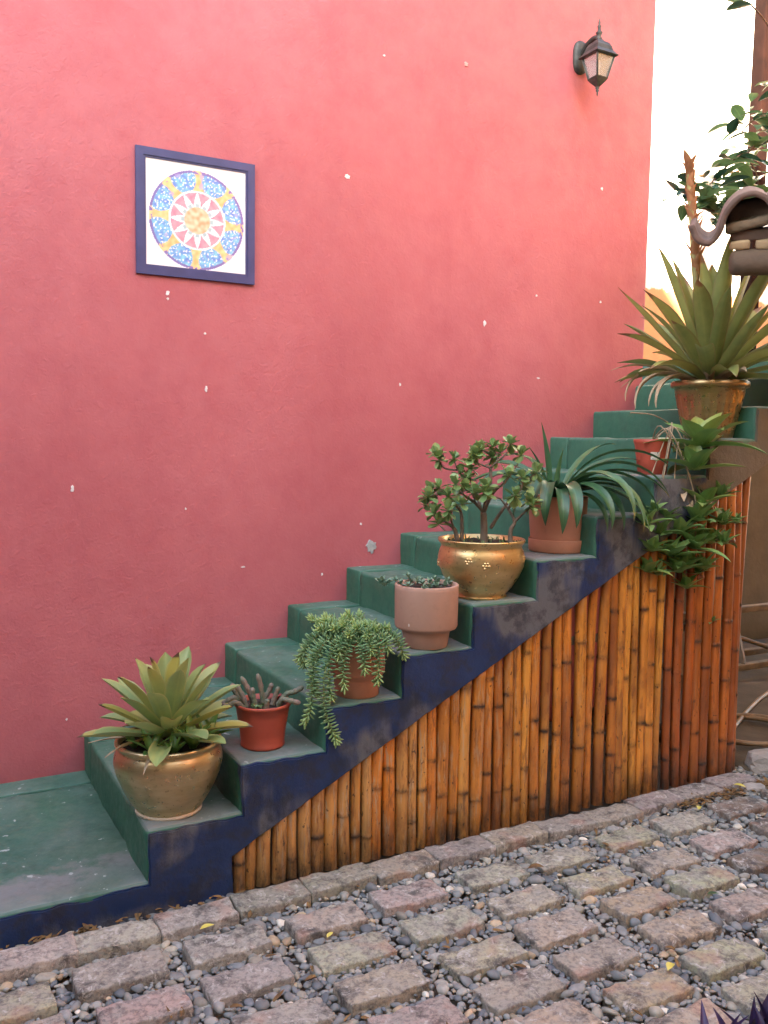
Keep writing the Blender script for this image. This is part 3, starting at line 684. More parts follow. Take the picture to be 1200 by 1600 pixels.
for i in range(26):   # upright heads filling the pot and spilling to the left
    a = i*2.4; q = .085*math.sqrt((i+.5)/26); bx = q*math.cos(a); bv = q*math.sin(a); ox = bx*1.5-.03; ov_ = bv*1.5+.01
    sprig(r3, [(bx, bv, .18), ((bx+ox)/2, (bv+ov_)/2, .215+U(0, .012)), (ox+U(-.01, .01), ov_, .225+U(-.005, .035)-abs(bx)*.15)], 40, .024)
for pts in ([(-.05, .06, .2), (-.10, .10, .20), (-.135, .115, .14), (-.145, .12, .07), (-.13, .122, .035)], [(-.06, .03, .2), (-.12, .05, .21), (-.165, .06, .17), (-.19, .06, .13)], [(-.04, .08, .2), (-.07, .12, .19), (-.09, .13, .13), (-.088, .13, .06), (-.083, .13, .02)],
            [(-.08, .03, .2), (-.12, .09, .16), (-.14, .13, .08), (-.145, .14, .0), (-.165, .14, -.055)], [(-.06, .08, .2), (-.10, .14, .12), (-.105, .155, .03), (-.095, .155, -.03), (-.075, .155, -.085), (-.065, .155, -.11)], [(.0, .09, .2), (.01, .125, .19), (.02, .13, .15), (.025, .13, .11)],
            [(.05, .07, .2), (.065, .11, .19), (.07, .115, .13), (.065, .115, .07)], [(.08, .02, .2), (.115, .03, .205), (.14, .035, .17), (.155, .035, .135)], [(.06, .06, .2), (.085, .09, .205), (.10, .095, .17)], [(-.02, .085, .2), (-.03, .125, .185), (-.045, .13, .12), (-.04, .13, .055)],
            [(-.09, .0, .2), (-.14, .01, .20), (-.17, .01, .15), (-.18, .01, .10)], [(-.07, .05, .2), (-.12, .09, .18), (-.15, .1, .13)], [(-.03, .08, .205), (-.05, .12, .2), (-.06, .125, .155)], [(.03, .08, .2), (.04, .12, .2), (.045, .125, .17)]):
    sprig(r3, pts, 30+int(230*sum((Vector(a)-Vector(b)).length for a, b in zip(pts, pts[1:]))), .028)

# 4: pinkish clay pot with low echeveria
P4 = (.985, .075, H[4]); r4 = empty('potted_ghost_plant', P4, 'pinkish clay pot with tapered foot and low pale green rosettes', 'potted plant')
pot_lathe(r4, [(.071, 0), (.074, .003), (.083, .054), (.085, .058), (.104, .066), (.1085, .075), (.110, .20), (.1105, .214), (.108, .217)], terra_pink, soil_z=.203, wob=.002)
gp = mat_leaf('ghost_plant_leaf', (.13, .245, .165), (.20, .32, .21), None, rough=.5, trans=.1)
ar, av = basis(P4)
for i in range(26):
    a = U(0, 2*PI); q = .10*math.sqrt(random.random()); cx, cv_ = q*math.cos(a), q*math.sin(a)
    if i < 6: cx, cv_ = -.10-.012*i+U(-.01, .01), .015+U(-.03, .03)
    zz = .206+U(0, .018)
    for k in range(7): LF(r4, gp, loc(ar, av, cx, cv_, zz), k*2.4+i, R_(72-9*k), U(.018, .027), .013, R_(-8), 'obov', .35, 3)

# 5: gold pot with jade plant
P5 = (1.243, .122, H[5]); r5 = empty('potted_jade_plant', P5, 'shiny gold pot with embossed flowers and a branching jade plant', 'potted plant')
pot_lathe(r5, [(.086, 0), (.093, .003), (.093, .009), (.089, .013), (.112, .04), (.138, .08), (.153, .115), (.157, .145), (.151, .172), (.145, .184), (.147, .192), (.155, .202), (.1575, .209), (.155, .213)], gold2, soil_z=.196)
ar, av = basis(P5)
for da in (-1.35, -.12, .28, 1.45):
    a = av-da; rr = .1525; zc = .135+.012*math.sin(da*3)
    cx, cy = rr*math.cos(a), rr*math.sin(a); em = MB()
    for k in range(6):
        b_ = k*PI/3; o = .010 if k < 5 else 0; du, dz = o*math.cos(b_), o*math.sin(b_)
        c0 = Vector((cx-math.sin(a)*du, cy+math.cos(a)*du, zc+dz)); bmv = iv[:, :]*.0065
        em.add([c0+Vector(v) for v in bmv], [tuple(f) for f in if_])
    em.build('embossed_flower', gold2, r5)
K = .00041
def jz(x, y, d=0): return loc(ar, av, (x-620)*K, d, .200+(985-y)*K)
segs = [([(640, 1000, 0), (638, 840, 0), (630, 720, .01)], 20, 15), ([(630, 720, .01), (680, 560, .0), (685, 430, 0), (685, 335, 0)], 13, 7), ([(685, 335, 0), (740, 275, .01), (800, 225, .02), (848, 160, .02)], 6, 3.5), ([(685, 335, 0), (610, 308, .02), (560, 280, .03), (545, 230, .03)], 5, 3),
  ([(740, 275, .01), (735, 220, -.01), (705, 165, -.01)], 4, 3), ([(630, 720, .01), (560, 640, .04), (450, 560, .06), (392, 485, .07)], 10, 4), ([(600, 680, .02), (570, 560, -.03), (490, 410, -.03), (440, 367, -.03), (290, 348, -.02), (235, 285, -.02)], 9, 3.5), ([(490, 410, -.03), (500, 350, -.02)], 4, 3),
  ([(630, 720, .01), (715, 540, .04), (795, 465, .06), (828, 400, .06)], 9, 4), ([(630, 720, .01), (640, 600, .07), (660, 500, .08)], 7, 3), ([(560, 640, .04), (545, 560, .08)], 4, 3), ([(410, 975, .03), (380, 870, .03), (300, 805, .04), (220, 740, .05)], 13, 4), ([(450, 985, .02), (445, 860, .02), (430, 720, .01), (330, 605, .02), (265, 545, .02), (165, 595, .03)], 11, 3.5),
  ([(430, 720, .01), (400, 660, .06), (450, 650, .08)], 5, 3), ([(330, 605, .02), (240, 525, 0)], 4, 3), ([(380, 870, .03), (330, 720, .08)], 6, 3), ([(870, 990, .03), (868, 870, .03), (900, 795, .03), (845, 690, .02), (775, 600, .0)], 13, 4), ([(900, 795, .03), (950, 740, .04), (1040, 660, .05)], 8, 4),
  ([(845, 690, .02), (885, 600, .04), (950, 500, .05), (958, 420, .05)], 7, 3.5), ([(695, 870, -.03), (755, 770, -.03), (830, 660, -.04), (930, 520, -.05), (1080, 385, -.05)], 10, 4), ([(800, 465, .05), (900, 330, -.02), (950, 240, -.03)], 5, 3), ([(300, 805, .04), (245, 815, .06)], 4, 3), ([(265, 545, .02), (120, 670, -.02)], 4, 3), ([(390, 350, -.02), (365, 275, -.02)], 3.5, 3), ([(885, 600, .04), (890, 560, .08)], 4, 3), ([(770, 600, 0), (640, 545, .09)], 4, 3)]
for P, ra, rb in segs:
    mb = MB(); pth = smooth_path([jz(*p) for p in P], 5); m_ = len(pth)
    tube(mb, pth, [(ra+(rb-ra)*j/(m_-1))*.00072*(1+.1*n3((j*.9, ra, P[0][0]))) for j in range(m_)], 8); mb.build('branch', bark, r5)
jl = mat_leaf('jade_leaf', (.13, .245, .085), (.26, .40, .15), None, rough=.34, edge=(.30, .30, .10), trans=.12, vein=0)
jv = []
for k in range(4):
    mb = MB(); leaf(mb, (0, 0, 0), 0, 0, .032, .023, R_(-14+9*k), 'obov', .28, 6); jv.append(mb.mesh('leaf', jl))
tips = [(230, 270, -.02), (205, 225, -.02), (365, 260, -.02), (545, 210, .03), (600, 175, 0), (700, 150, -.01), (850, 115, .02), (950, 215, -.03), (500, 340, -.02), (390, 470, .07), (495, 430, 0), (550, 545, .08), (665, 490, .08), (830, 385, .06), (960, 410, .05), (1090, 370, -.05), (150, 590, .03), (240, 515, 0), (320, 580, .03), (450, 640, .08), (205, 730, .05), (330, 700, .08), (120, 675, -.02), (240, 815, .06), (890, 560, .08), (1030, 610, .05), (770, 195, -.03), (700, 240, -.02), (520, 255, .04), (985, 480, -.04), (1050, 650, .05), (640, 540, .09), (470, 520, .05), (160, 545, 0), (560, 180, .02), (420, 390, -.03)]
for ti, (tx, ty, td) in enumerate(tips):
    n_ = 10 if ti % 3 else 13
    for k in range(n_):
        lo = link('leaf', random.choice(jv), r5, jz(tx+U(-8, 8), ty+U(-4, 14), td)); el = R_(78-13*k+U(-12, 12)); lo.rotation_euler = (U(-.3, .3), -el, ti*1.3+k*2.2+U(-.3, .3)); s = U(1.0, 1.5); lo.scale = (s, s, s)
moss = MB()
for k in range(90):
    a = U(0, 6.28); q = .14*math.sqrt(random.random()); leaf(moss, (q*math.cos(a), q*math.sin(a), .197), U(0, 6.28), R_(U(20, 80)), U(.01, .026), .007, R_(-30), 'lance', .3, 3)
mo = moss.build('weed_tufts', mat_leaf('weed', (.05, .10, .03), (.10, .17, .05)), r5); mo['kind'] = 'stuff'

# 6: terracotta cylinder with strap-leaved lily
P6 = (1.645, .186, H[6]); r6 = empty('potted_lily', P6, 'orange clay cylinder pot in its saucer with long arching strap leaves', 'potted plant')
pot_lathe(r6, [(.098, .012), (.102, .016), (.104, .05), (.109, .10), (.1125, .20), (.1135, .212), (.111, .214)], terra_or, soil_z=.195, wob=.002)
sa = MB(); lathe(sa, [(.001, 0), (.106, 0), (.1095, .004), (.112, .046), (.1105, .049), (.106, .047), (.104, .012), (.001, .010)], 56); sa.build('saucer', terra_or, r6)
sl_ = mat_leaf('lily_leaf', (.035, .10, .042), (.07, .165, .065), .965, (.30, .27, .10), .33, None, .15, .3)
ar, av = basis(P6)
for (daz, el, L, bend, wd) in ((0.1, 62, .50, -105, .030), (.25, 55, .46, -110, .031), (.45, 50, .44, -118, .030), (.6, 60, .42, -125, .032), (.15, 40, .42, -95, .030), (.0, 30, .36, -80, .028), (-.2, 50, .48, -85, .028), (.8, 48, .36, -120, .033), (1.2, 55, .33, -140, .034), (1.45, 45, .30, -135, .033), (1.75, 60, .34, -150, .034), (2.3, 50, .28, -120, .032), (2.8, 55, .36, -105, .036), (3.0, 48, .40, -95, .036), (3.3, 62, .32, -80, .034), (-.5, 55, .42, -70, .028), (-.9, 60, .42, -60, .028), (.35, 34, .40, -92, .029), (.5, 42, .36, -112, .03), (-.1, 68, .52, -92, .027), (2.0, 70, .26, -150, .036), (.05, 48, .44, -112, .03), (-2.2, 60, .4, -70, .03), (.7, 30, .30, -100, .028)):
    az = ar-daz*1.0 if False else ar+(-daz); a0 = az
    # daz measured from the right-hand direction round towards the viewer
    d = Vector((math.cos(ar), math.sin(ar)))*math.cos(daz)+Vector((math.cos(av), math.sin(av)))*math.sin(daz); a0 = math.atan2(d.y, d.x)
    LF(r6, sl_, (d.x*.02-math.cos(ar)*.01, d.y*.02-math.sin(ar)*.01, .20), a0, R_(el), L*U(.98, 1.12), wd*1.4, R_(bend*(1.28 if -.3 < daz < 2.5 else 1.1)), 'strap', .38, 16, pw=1.1, side_bend=U(-.18, .18), rollv=U(-.35, .35))
for (daz, el, L, bend, wd) in ((2.6, 86, .30, -10, .036), (1.0, 83, .20, -12, .030), (2.9, 78, .22, -25, .03)):
    d = Vector((math.cos(ar), math.sin(ar)))*math.cos(daz)+Vector((math.cos(av), math.sin(av)))*math.sin(daz)
    LF(r6, sl_, (d.x*.02-math.cos(ar)*.02, d.y*.02-math.sin(ar)*.02, .20), math.atan2(d.y, d.x), R_(el), L, wd, R_(bend), 'lance', .5, 12, rollv=.3)

# 7: red pot with trailing rosettes
P7 = (2.052, .105, H[8]); r7 = empty('potted_trailing_succulent', P7, 'small red scalloped pot with long stems of hanging green rosettes', 'potted plant')
pot_lathe(r7, [(.052, 0), (.056, .004), (.062, .06), (.070, .118), (.074, .128), (.0755, .140), (.073, .142)], redpl, soil_z=.125, inner=.004, wob=.012)
ar, av = basis(P7)
tg = MB(); 
vs = []
for j in range(2):
    for i in range(9):
        daz = -.15+.5*i/8; a = av-daz+.25; rr = .0655+.012*j; vs.append((rr*math.cos(a), rr*math.sin(a), .062+.030*j))
tg.add(vs, [(i, i+1, 10+i, 9+i) for i in range(8)])
b = NB('price_sticker'); v_ = b.node('ShaderNodeTexVoronoi', {'Vector': b.pos, 'Scale': 120.}); b.out(b.mix(b.ramp(v_.outputs[0], [(.28, 1.), (.34, 0.)]), (.66, .64, .55), (.05, .05, .05)), .6); tg.build('sticker', b.m, r7)
rl = mat_leaf('rosette_leaf', (.11, .23, .06), (.20, .34, .10), .985, (.3, .28, .1), .36, None, .15, .18, .35)
rld = mat_leaf('dark_rosette_leaf', (.11, .22, .065), (.20, .34, .11), None, rough=.38, trans=.15)
def q7(px, py, d): p = at(px, py, P7[1]-d); return (p.x-P7[0], p.y-P7[1], p.z-P7[2])
stemm = simple('pale_stem', (.20, .15, .09), (.34, .27, .17), 30, .7)
ros = [(1095, 700, .12, .105, 10, rl, 1.0), (1085, 735, .14, .08, 7, rl, .8), (1100, 790, .13, .07, 5, rl, .6), (1062, 835, .12, .058, 8, rld, 1), (1090, 815, .14, .06, 8, rld, 1), (1050, 870, .13, .062, 8, rld, 1), (1085, 858, .14, .066, 9, rld, 1), (1060, 895, .13, .06, 8, rld, 1), (1018, 862, .13, .05, 8, rld, 1), (1100, 890, .12, .05, 7, rld, 1), (1130, 820, .11, .045, 6, rld, 1), (1150, 818, .10, .035, 5, rld, 1), (1112, 972, .09, .022, 6, rld, 1), (1040, 812, .10, .045, 7, rld, 1), (1072, 920, .12, .045, 6, rl, 1), (1110, 850, .12, .05, 7, rld, 1), (1030, 835, .11, .045, 6, rld, 1)]
for k in range(10): ros.append((U(1008, 1135), U(775, 925), U(.10, .15), U(.035, .05), 6, rld if k % 3 else rl, 1))
for k, (px_, py_, d, L, n_, m_, up) in enumerate(ros):
    c = q7(px_, py_, d); s = MB(); p0 = loc(ar, av, U(-.02, .04), .03, .13); mid = loc(ar, av, .06+U(-.03, .03), .1, .175)
    L *= 2.2; n_ += 2
    low = (c[0]+U(-.01, .01), c[1]+.01, (c[2]+.14)/2)
    
    if k in (0, 1, 6, 12): tube(s, smooth_path([p0, mid, low, c] if c[2] < .02 else [p0, ((p0[0]+c[0])/2, (p0[1]+c[1])/2, .19), c], 6), .0028, 6); s.build('stem', stemm, r7)
    for i in range(n_):
        az = i*2.4+k; t = i/n_
        LF(r7, m_, (c[0], c[1], c[2]), az, R_(72-72*t+U(-8, 8)), L*(.75+.35*t)*U(.85, 1.1), L*.40, R_(U(-45, -5)), 'lance', .35, 8, rollv=U(-.2, .2))
for (a_, b_, d) in (((1050, 660), (1018, 820), .09), ((1052, 665), (1026, 815), .1), ((1048, 668), (1017, 745), .08), ((1060, 690), (1056, 800), .11), ((1075, 730), (1080, 830), .11), ((1044, 660), (985, 645), .0)):
    s = MB(); A = q7(*a_, d); B = q7(*b_, d); mid = [(A[i]+B[i])/2+(.012 if i == 2 else U(-.01, .01)) for i in range(3)]; tube(s, smooth_path([A, mid, B], 6), .0026, 5); s.build('stem', stemm, r7)
for i in range(10):
    c = q7(U(1066, 1100), U(750, 800), .09); LF(r7, drym, c, U(0, 6.28), R_(U(-50, 0)), U(.06, .11), U(.02, .04), R_(U(-60, -20)), 'lance', .5, 7, wav=.1, name='dry_leaf')

# 8: ribbed bronze pot with large bromeliad
P8 = (2.43, .165, H[9]); r8 = empty('large_potted_bromeliad', P8, 'ribbed bronze plastic pot with a big spiky bromeliad and dried flower spike', 'potted plant')
pot_lathe(r8, [(.095, 0), (.099, .004), (.104, .03), (.118, .09), (.131, .15), (.1385, .185), (.1395, .19), (.141, .192), (.142, .212), (.150, .213), (.157, .216), (.160, .226), (.158, .238), (.152, .242)], gold3, n=120, soil_z=.222, wob=.001, flute=26, fl=(.02, .186))
bl2 = mat_leaf('spiky_bromeliad_leaf', (.14, .19, .06), (.28, .31, .10), .92, (.22, .11, .05), .4, (.21, .19, .07), .2, .10, .4)
ar, av = basis(P8); N = 42
for i in range(N):
    t = i/(N-1); az = i*2.39996+.9; el = R_(82-70*t**.9)+U(-.07, .07); L = (.58+.04*math.sin(t*3))*U(.8, 1.1)*(1-.36*t)
    LF(r8, bl2, (.035*math.cos(az)*(.3+t), .035*math.sin(az)*(.3+t), .235), az, el, L, U(.058, .078), R_(U(-62, 2))*(.15+1.15*t), 'strap' if i % 3 else 'brom', .6, 12, pw=1.5, wav=.02)
for (daz, el, L, bend, wd) in ((3.0, 22, .30, -70, .02), (2.9, 30, .34, -55, .018), (2.6, 25, .34, -130, .028), (2.3, 20, .30, -125, .026), (2.75, 35, .36, -135, .03), (2.5, 15, .27, -110, .022), (1.2, 30, .12, -40, .05), (.9, 35, .14, -60, .045), (1.6, 25, .10, -40, .045)):
    d = Vector((math.cos(ar), math.sin(ar)))*math.cos(daz)+Vector((math.cos(av), math.sin(av)))*math.sin(daz)
    LF(r8, drym, (d.x*.09, d.y*.09, .238), math.atan2(d.y, d.x), R_(el), L, wd, R_(bend), 'strap', .9, 12, wav=.06, name='dry_leaf')
sp0 = at(1090, 470, .20); spk = MB(); tp = at(1076, 262, .22); base = (0, 0, .24); S0 = (sp0.x-P8[0], sp0.y-P8[1], sp0.z-P8[2]); S1 = (tp.x-P8[0], tp.y-P8[1], tp.z-P8[2])
tube(spk, smooth_path([base, S0, S1], 8), [.014]*12+[.012]*4+[.005], 8); spk.build('flower_stalk', simple('stalk_green', (.25, .24, .08), (.36, .30, .12), 15), r8)
brm = simple('dry_bract', (.27, .115, .05), (.42, .20, .09), 25, .8)
for k in range(60):
    t = k/59; c = Vector(S0).lerp(Vector(S1), .12+.88*t); az = k*2.4; LF(r8, brm, c, az, R_(U(52, 80)), U(.07, .10)*(1.1-.3*t), .034, R_(U(-22, 25)), 'lance', .5, 5, name='bract')

# ------------------------------------------------------------------ behind and to the right
cw = empty('courtyard_wall', (4, 2.4, 0), 'sunlit whitewashed wall with peach lower band beyond the stair top', 'wall')
mb = box(-1.2, 6, 0, .3, -.05, 6.5, .01, 1, .3, .02, 2); mb.build('plaster_face', whitewall, cw)
uw = empty('store_wall', (4, 1.76, 0), 'olive brown stuccoed wall closing the space below the stair top', 'wall')
mb = box(-1.4, 4, 0, .2, -.05, 1.55, .01, 1, .2, .008, 3); mb.build('plaster_face', olive, uw)
# leaning post
po = empty('timber_post', (4.0, 1.25, 1.815), 'dark red timber post rising behind the leafy branch', 'post')
a = at(1200, -60, 1.25); b_ = at(1178, 330, 1.25); d = (a-b_).normalized(); b0 = b_-d*((b_.z-1.815)/d.z)
pm_ = MB(); bar(pm_, b0-Vector((4.0, 1.25, 1.815)), a+d*.6-Vector((4.0, 1.25, 1.815)), .085, .085, (0, 1, 0), .008); pm_.build('shaft', simple('tarred_timber', (.010, .0045, .004), (.02, .008, .0065), 8, .9, 30, .5, .003, Specular_IOR_Level=.08), po)
# small clay tile awning
A0 = at(1084, 352, -.10); axd = Vector((.75, .66, .0)).normalized(); rgt = Vector((axd.y, -axd.x, 0)); slope = Vector((axd.x*math.cos(.30), axd.y*math.cos(.30), math.sin(.30))); upn = rgt.cross(slope)
aw = empty('tile_awning', A0, 'corner of a small awning of curved brown clay roof tiles', 'awning')
TPROF = [(0, 0), (.012, -.030), (.030, -.052), (.052, -.060), (.072, -.045), (.086, -.012), (.098, .028), (.118, .062), (.150, .092), (.190, .105), (.228, .097), (.258, .076), (.280, .040), (.292, .004), (.300, -.022)]
def tile(x0, back=0., L=.42, th=.020, lift=0.):
    """one S shaped clay tile: a trough that runs up into a hump"""
    P = smooth_path([(a, 0, b) for a, b in TPROF], 2); n_ = len(P); mb = MB(); vs = []; fs = []
    for j in range(7):
        t = j/6; w_ = [.0035*n3((i*.45, j*.8, x0*9)) for i in range(n_)]
        for sh in (0, 1):
            for i in range(n_):
                tg_ = (P[min(i+1, n_-1)]-P[max(i-1, 0)]).normalized(); nx, nz = -tg_.z, tg_.x
                q = -th*sh+w_[i]; ed = (w_[i]*2.2 if j == 0 else 0)+(.004 if (j == 0 and sh) else 0)
                vs.append(rgt*(x0+P[i].x+nx*q)+upn*(P[i].z+nz*q+lift)+slope*(back+L*t+ed))
    m_ = n_
    for j in range(6):
        for i in range(n_-1):
            a = j*2*m_+i; fs += [(a, a+1, a+2*m_+1, a+2*m_), (a+m_, a+m_+2*m_, a+m_+2*m_+1, a+m_+1)]
        fs += [(j*2*m_, (j+1)*2*m_, (j+1)*2*m_+m_, j*2*m_+m_), (j*2*m_+n_-1, j*2*m_+m_+n_-1, (j+1)*2*m_+m_+n_-1, (j+1)*2*m_+n_-1)]
    for i in range(n_-1): fs.append((i, m_+i, m_+i+1, i+1)); e = 12*m_; fs.append((e+i, e+i+1, e+m_+i+1, e+m_+i))
    mb.add(vs, fs); mb.build('roof_tile', tilem, aw)
for k in range(5): tile(k*.292, .004*(k % 2), lift=.002*(k % 2))
for k in range(4):   # bedding packed under the humps
    mb = box(-.075, .10, -.055, .055, 0, .24, .02, 2, .03, .012, 9, (k, 0, 0)); M_ = Matrix((rgt, upn, slope)).transposed()
    mb.v = [tuple(M_@Vector((v[0], v[1]+.02*v[0]/.1, v[2]))+rgt*(.19+k*.292)+upn*.012+slope*.10) for v in mb.v]; mb.build('mortar_bedding', tilem, aw)
    mb = box(-.085, .115, -.018, .018, 0, .10, .012, 2, .025, .012, 14, (k, 4, 0))
    mb.v = [tuple(M_@Vector((v[0], v[1]+.22*v[0], v[2]))+rgt*(.195+k*.292)-upn*.012+slope*.045) for v in mb.v]; mb.build('mortar_wedge', simple('brown_mortar', (.16, .115, .075), (.26, .19, .125), 14, .95, 40, .9, .006) if k == 0 else MATS['brown_mortar'], aw)
for (a, b_) in ((.125, .20), (.218, 1.5)):
    mb = box(0, b_-a, -.017, .017, 0, .05, .008, 2, .05, .006, 12, (a, 0, 0)); mb.v = [tuple(M_@Vector(v)+rgt*a-upn*.088+slope*.05) for v in mb.v]; mb.build('batten', woodpale, aw)
mb = box(0, 1.4, -.022, .022, 0, .05, .006, 2, .05, .006, 12); mb.v = [tuple(M_@Vector(v)+rgt*.13-upn*.052+slope*.07) for v in mb.v]; mb.build('wall_plate', tilem, aw)
lg_ = MB(); tube(lg_, [rgt*q_+slope*.07-upn*.152 for q_ in (.128, .132, .140, .152, .2, .3, .6, 1., 1.5)], [.018, .033, .043, .048, .049, .050, .051, .051, .052], 22); lg_.build('log_beam', simple('weathered_log', (.075, .05, .032), (.14, .095, .06), 9, .85, 40, .8, .004), aw)
for k in (.75, 1.42):
    s = MB(); q0 = rgt*k+slope*.08-upn*.135; tube(s, [q0, (q0.x, q0.y, -A0.z-.05)], .045, 12); s.build('support_post', wooddark, aw)
for k in range(3):
    s = MB(); bar(s, rgt*(.3+.5*k)+slope*.02-upn*.085, rgt*(.3+.5*k)+slope*.46-upn*.085, .04, .03, upn); s.build('rafter', wooddark, aw)
# leafy branch
br0 = Vector((3.45, .35, 0)); lb = empty('climbing_shrub', br0, 'leafy branch of glossy green leaves reaching over the clay tiles', 'shrub')
vl = mat_leaf('shrub_leaf', (.06, .14, .06), (.14, .25, .10), None, rough=.3, trans=.3, vein=.25)
vld = mat_leaf('dark_shrub_leaf', (.02, .06, .035), (.04, .095, .055), None, rough=.25, trans=.2, vein=.2)
def q8(px_, py_, Y=.32): p = at(px_, py_, Y); return p-br0
main = [Vector((0, 0, -.05)), Vector((.05, 0, 1.2)), q8(1290, 250), q8(1215, 215), q8(1165, 238), q8(1130, 265), q8(1100, 300)]
paths = [main, [q8(1165, 238), q8(1185, 290), q8(1150, 320), q8(1105, 315), q8(1066, 300)], [q8(1215, 215), q8(1190, 180), q8(1160, 205)], [q8(1290, 250), q8(1225, 300), q8(1180, 310), q8(1130, 330), q8(1085, 322)], [q8(1290, 250), q8(1240, 120), q8(1195, 150)], [q8(1240, 120), q8(1200, 40), q8(1172, 6)]]
for P in paths:
    s = MB(); tube(s, smooth_path(P, 6), [.011]*14+[.005]*40 if P is main else .004, 6) if P is not main else tube(s, smooth_path(P, 6), [.014-.0105*min(1, j/36) for j in range(37)], 6); s.build('stem', twig, lb)
    pth = smooth_path(P if P is not main else main[2:], 7)
    for j in range(2, len(pth)):
        for r in range(2 if P is not paths[5] else (1 if j > len(pth)-4 else 0)):
            c = pth[j]+Vector((U(-.03, .03), U(-.08, .08), U(-.03, .03))); az = U(0, 6.28)
            LF(lb, vl if random.random() < .7 else vld, c, az, R_(U(-25, 40)), U(.09, .135), U(.048, .066), R_(U(-50, -10)), 'ovate', .25, 7, rollv=U(-.6, .6))
# sunlit bush by the stair top
sbm = empty('sunlit_bush', (3.55, .95, H[12]), 'small bright green sunlit plant behind the ribbed pot', 'plant')
brl = mat_leaf('bright_leaf', (.16, .30, .07), (.30, .42, .14), None, rough=.4)
for i in range(44):
    LF(sbm, brl, (U(-.05, .05), U(-.05, .05), 0), i*2.4, R_(U(5, 85)), U(.12, .22), .02, R_(U(-70, -20)), 'strap', .4, 7)
# things on the earth floor
hz = empty('garden_hose', (2.95, .30, 0), 'tan garden hose coiled on the earth floor beside the bamboo', 'hose')
s = MB(); pts = []
for j in range(60): a = j*.27; rr = .20+.012*math.sin(j*.7); pts.append((rr*1.15*math.cos(a), rr*math.sin(a)*1.0, .004+.0035*(j/10)))
pts += [(.5, .35, .004), (1.0, .5, .004), (1.6, .45, .004)]
tube(s, smooth_path(pts, 3), .011, 8); s.build('coil', hosem, hz)
rk = empty('wooden_rack', (3.75, 1.15, 0), 'old wooden rack frame standing in the shade under the stair top', 'rack')
for (a, b_) in (((-.6, .1, .07), (.9, .1, .07)), ((-.6, -.15, .07), (.9, -.15, .07)), ((-.55, .1, .35), (.9, .1, .35)), ((.0, -.15, .08), (.16, .08, .36)), ((.5, -.15, .08), (.66, .08, .36)), ((-.5, -.15, .0), (-.5, -.13, .36)), ((.85, -.15, .0), (.85, -.13, .36)), ((-.5, .1, 0), (-.5, .1, .36)), ((.85, .1, 0), (.85, .1, .36))):
    s = MB(); bar(s, a, b_, .04, .03, (0, 1, .2)); s.build('slat', woodgrey, rk)
lp = empty('bamboo_cane', (3.2, 1.2, .0), 'thin dark cane leaning low against the olive wall', 'cane')
s = MB(); tube(s, [(-.55, .40, .63), (.3, .2, .35), (1.3, -.1, .0)], .014, 8); s.build('cane', woodgrey, lp)
def rock(px_, py_, sx, sy, sz, label, z=-.03):
    p = atz(px_, py_); bm = bmesh.new(); bmesh.ops.create_icosphere(bm, subdivisions=3, radius=1)
    for v in bm.verts:
        q = v.co.copy(); m_ = max(abs(q.x), abs(q.y), abs(q.z)); q = q.lerp(q/m_*.8, .6); q *= 1+.16*noise.noise(q*1.7+p)+.05*noise.noise(q*5)
        v.co = Vector((q.x*sx, q.y*sy, (q.z+.75)*sz))
    me = bpy.data.meshes.new('rock'); bm.to_mesh(me); bm.free(); me.materials.append(stone); o = link('stone_block', me, None, (p.x, p.y, z)); o.rotation_euler.z = U(0, 3); return tag(o, label, 'stone')
rock(1200, 1196, .10, .075, .055, 'pale angular stone block lying beside the foot of the bamboo')
rock(1178, 1228, .055, .035, .022, 'small flat pale stone among the pebbles near the stone block')
# fallen leaves and litter
for (px_, py_, L, m_, lab) in ((1050, 1508, .045, yellowm, 'pale yellow fallen leaf on pebbles between pinkish bricks'), (1146, 1228, .05, yellowm, 'yellow fallen leaf by the end of the brick edging'), (1105, 1400, .035, MATS['weed'], 'small green and yellow fallen leaf among grey pebbles'), (313, 1455, .04, yellowm, 'yellow fallen leaf tucked against the pale edging brick'), (1092, 1262, .04, yellowm, 'yellow fallen leaf wedged beside the dark brown brick'), (511, 1468, .028, yellowm, 'tiny yellow leaf lying on grey pebbles'), (850, 1357, .06, litterm, 'curled brown dry leaf lying on grey pebbles')):
    p = atz(px_, py_, .004); mb = MB(); leaf(mb, (0, 0, .006), U(0, 6), R_(12), L, L*.5, R_(-25), 'ovate', .35, 6); tag(mb.build('fallen_leaf', m_, None, p), lab, 'leaf')
lt = MB()
for k in range(420):
    if k < 80: p = (U(-.7, .30), U(-.05, -.008), -.016+U(0, .010))
    elif k < 230: p = (U(2.0, 2.5), U(-.2, -.14), -.008)
    else:
        p = (U(-.4, 2.4), U(-1.2, -.15), -.007)
        if inside(p[0], p[1], .0): continue
    leaf(lt, p, U(0, 6.28), R_(U(-10, 30)), U(.015, .04), U(.006, .016), R_(U(-50, 40)), 'lance', .5, 4)
tag(lt.build('leaf_litter', litterm), 'brown dry leaf litter scattered along the stair foot and gravel', 'leaf litter', kind='stuff')
# purple plant at the lower right corner
pp0 = atz(1198, 1675); pu = empty('purple_plant', (pp0.x, pp0.y, -.05), 'dark purple pointed leaves growing at the edge of the brick paving', 'plant')
pum = mat_leaf('purple_leaf', (.022, .012, .045), (.05, .025, .085), None, rough=.4, trans=.1)
for i in range(42):
    az = i*2.4; LF(pu, pum, (U(-.10, .10), U(-.10, .10), U(0, .04)), az, R_(U(25, 88)), U(.10, .16), .026, R_(U(-50, 5)), 'lance', .5, 7)

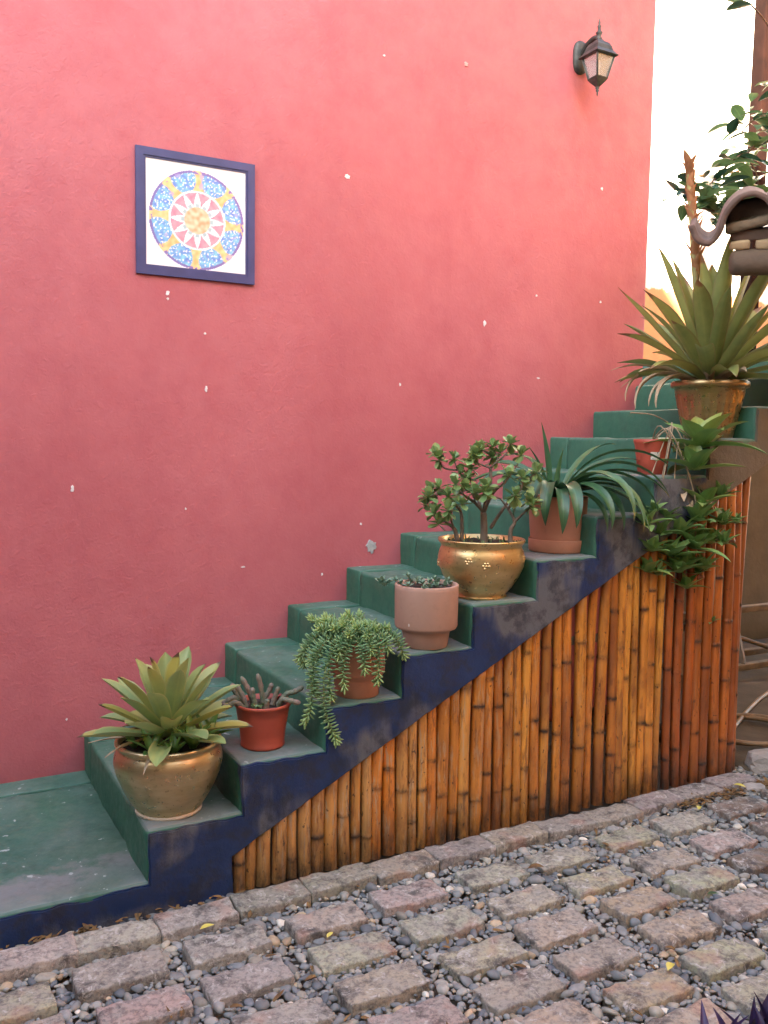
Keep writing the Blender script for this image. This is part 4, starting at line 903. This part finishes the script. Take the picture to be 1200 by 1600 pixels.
# ------------------------------------------------------------------ unseen houses, added out of view to shade the courtyard and bounce warm light
def house_block(name, x0, x1, y0, y1, h, mat, label, wins):
    o = empty(name, ((x0+x1)/2, (y0+y1)/2, 0), label, 'house'); cx, cy = (x0+x1)/2, (y0+y1)/2
    box(x0-cx, x1-cx, y0-cy, y1-cy, -.05, h, .02, 1).build('wall', mat, o)
    box(x0-cx-.25, x1-cx+.0, y0-cy-.25, y1-cy+.12, h, h+.16, .02, 1).build('roof', tilem, o)
    for (wx, wy, wz, ww, wh, ax) in wins:
        if ax == 'y': f = box(wx-cx-ww/2, wx-cx+ww/2, wy-cy-.02, wy-cy+.03, wz-wh/2, wz+wh/2, .008, 1); g_ = box(wx-cx-ww/2+.07, wx-cx+ww/2-.07, wy-cy, wy-cy+.036, wz-wh/2+.07, wz+wh/2-.07, .002, 1)
        else: f = box(wx-cx-.03, wx-cx+.02, wy-cy-ww/2, wy-cy+ww/2, wz-wh/2, wz+wh/2, .008, 1); g_ = box(wx-cx-.036, wx-cx, wy-cy-ww/2+.07, wy-cy+ww/2-.07, wz-wh/2+.07, wz+wh/2-.07, .002, 1)
        w_ = f.build('window', wooddark, o); g_.build('pane', panem, w_)
house_block('unseen_shade_house', -9, -1.15, -9, -4.6, 8.0, ochre, 'tall ochre house added out of view to shade the stairs and red wall', [(-2.4, -4.6, 1.6, 1., 1.2, 'y'), (-4.6, -4.6, 1.6, 1., 1.2, 'y'), (-2.4, -4.6, 4.6, 1., 1.2, 'y'), (-4.6, -4.6, 4.6, 1., 1.2, 'y')])  # added unseen, sized to keep direct sun off the stairs and red wall
house_block('unseen_shade_wing', -1.13, 6, -9, -4.7, 4.2, ochre, 'low ochre wing added out of view to shade the lower right end', [(1.6, -4.7, 1.6, 1., 1.2, 'y'), (3.6, -4.7, 1.6, 1., 1.2, 'y')])  # added unseen, height set so only the upper right end catches sun
house_block('unseen_sky_blocker', -7, -2.7, -4.4, .9, 2.4, olive, 'olive stuccoed house added out of view to block low light from the left', [(-4, .9, 1.6, .9, 1.1, 'y')])  # added unseen, cuts low sky light on the left and bottom of the wall
house_block('unseen_bounce_house', 3.05, 8, -3.4, -.70, 5.4, peach, 'orange stuccoed house added out of view to bounce warm light onto the red wall', [(3.05, -2.6, 1.7, 1., 1.2, 'x')])  # added unseen, its sunlit face throws orange light on the red wall
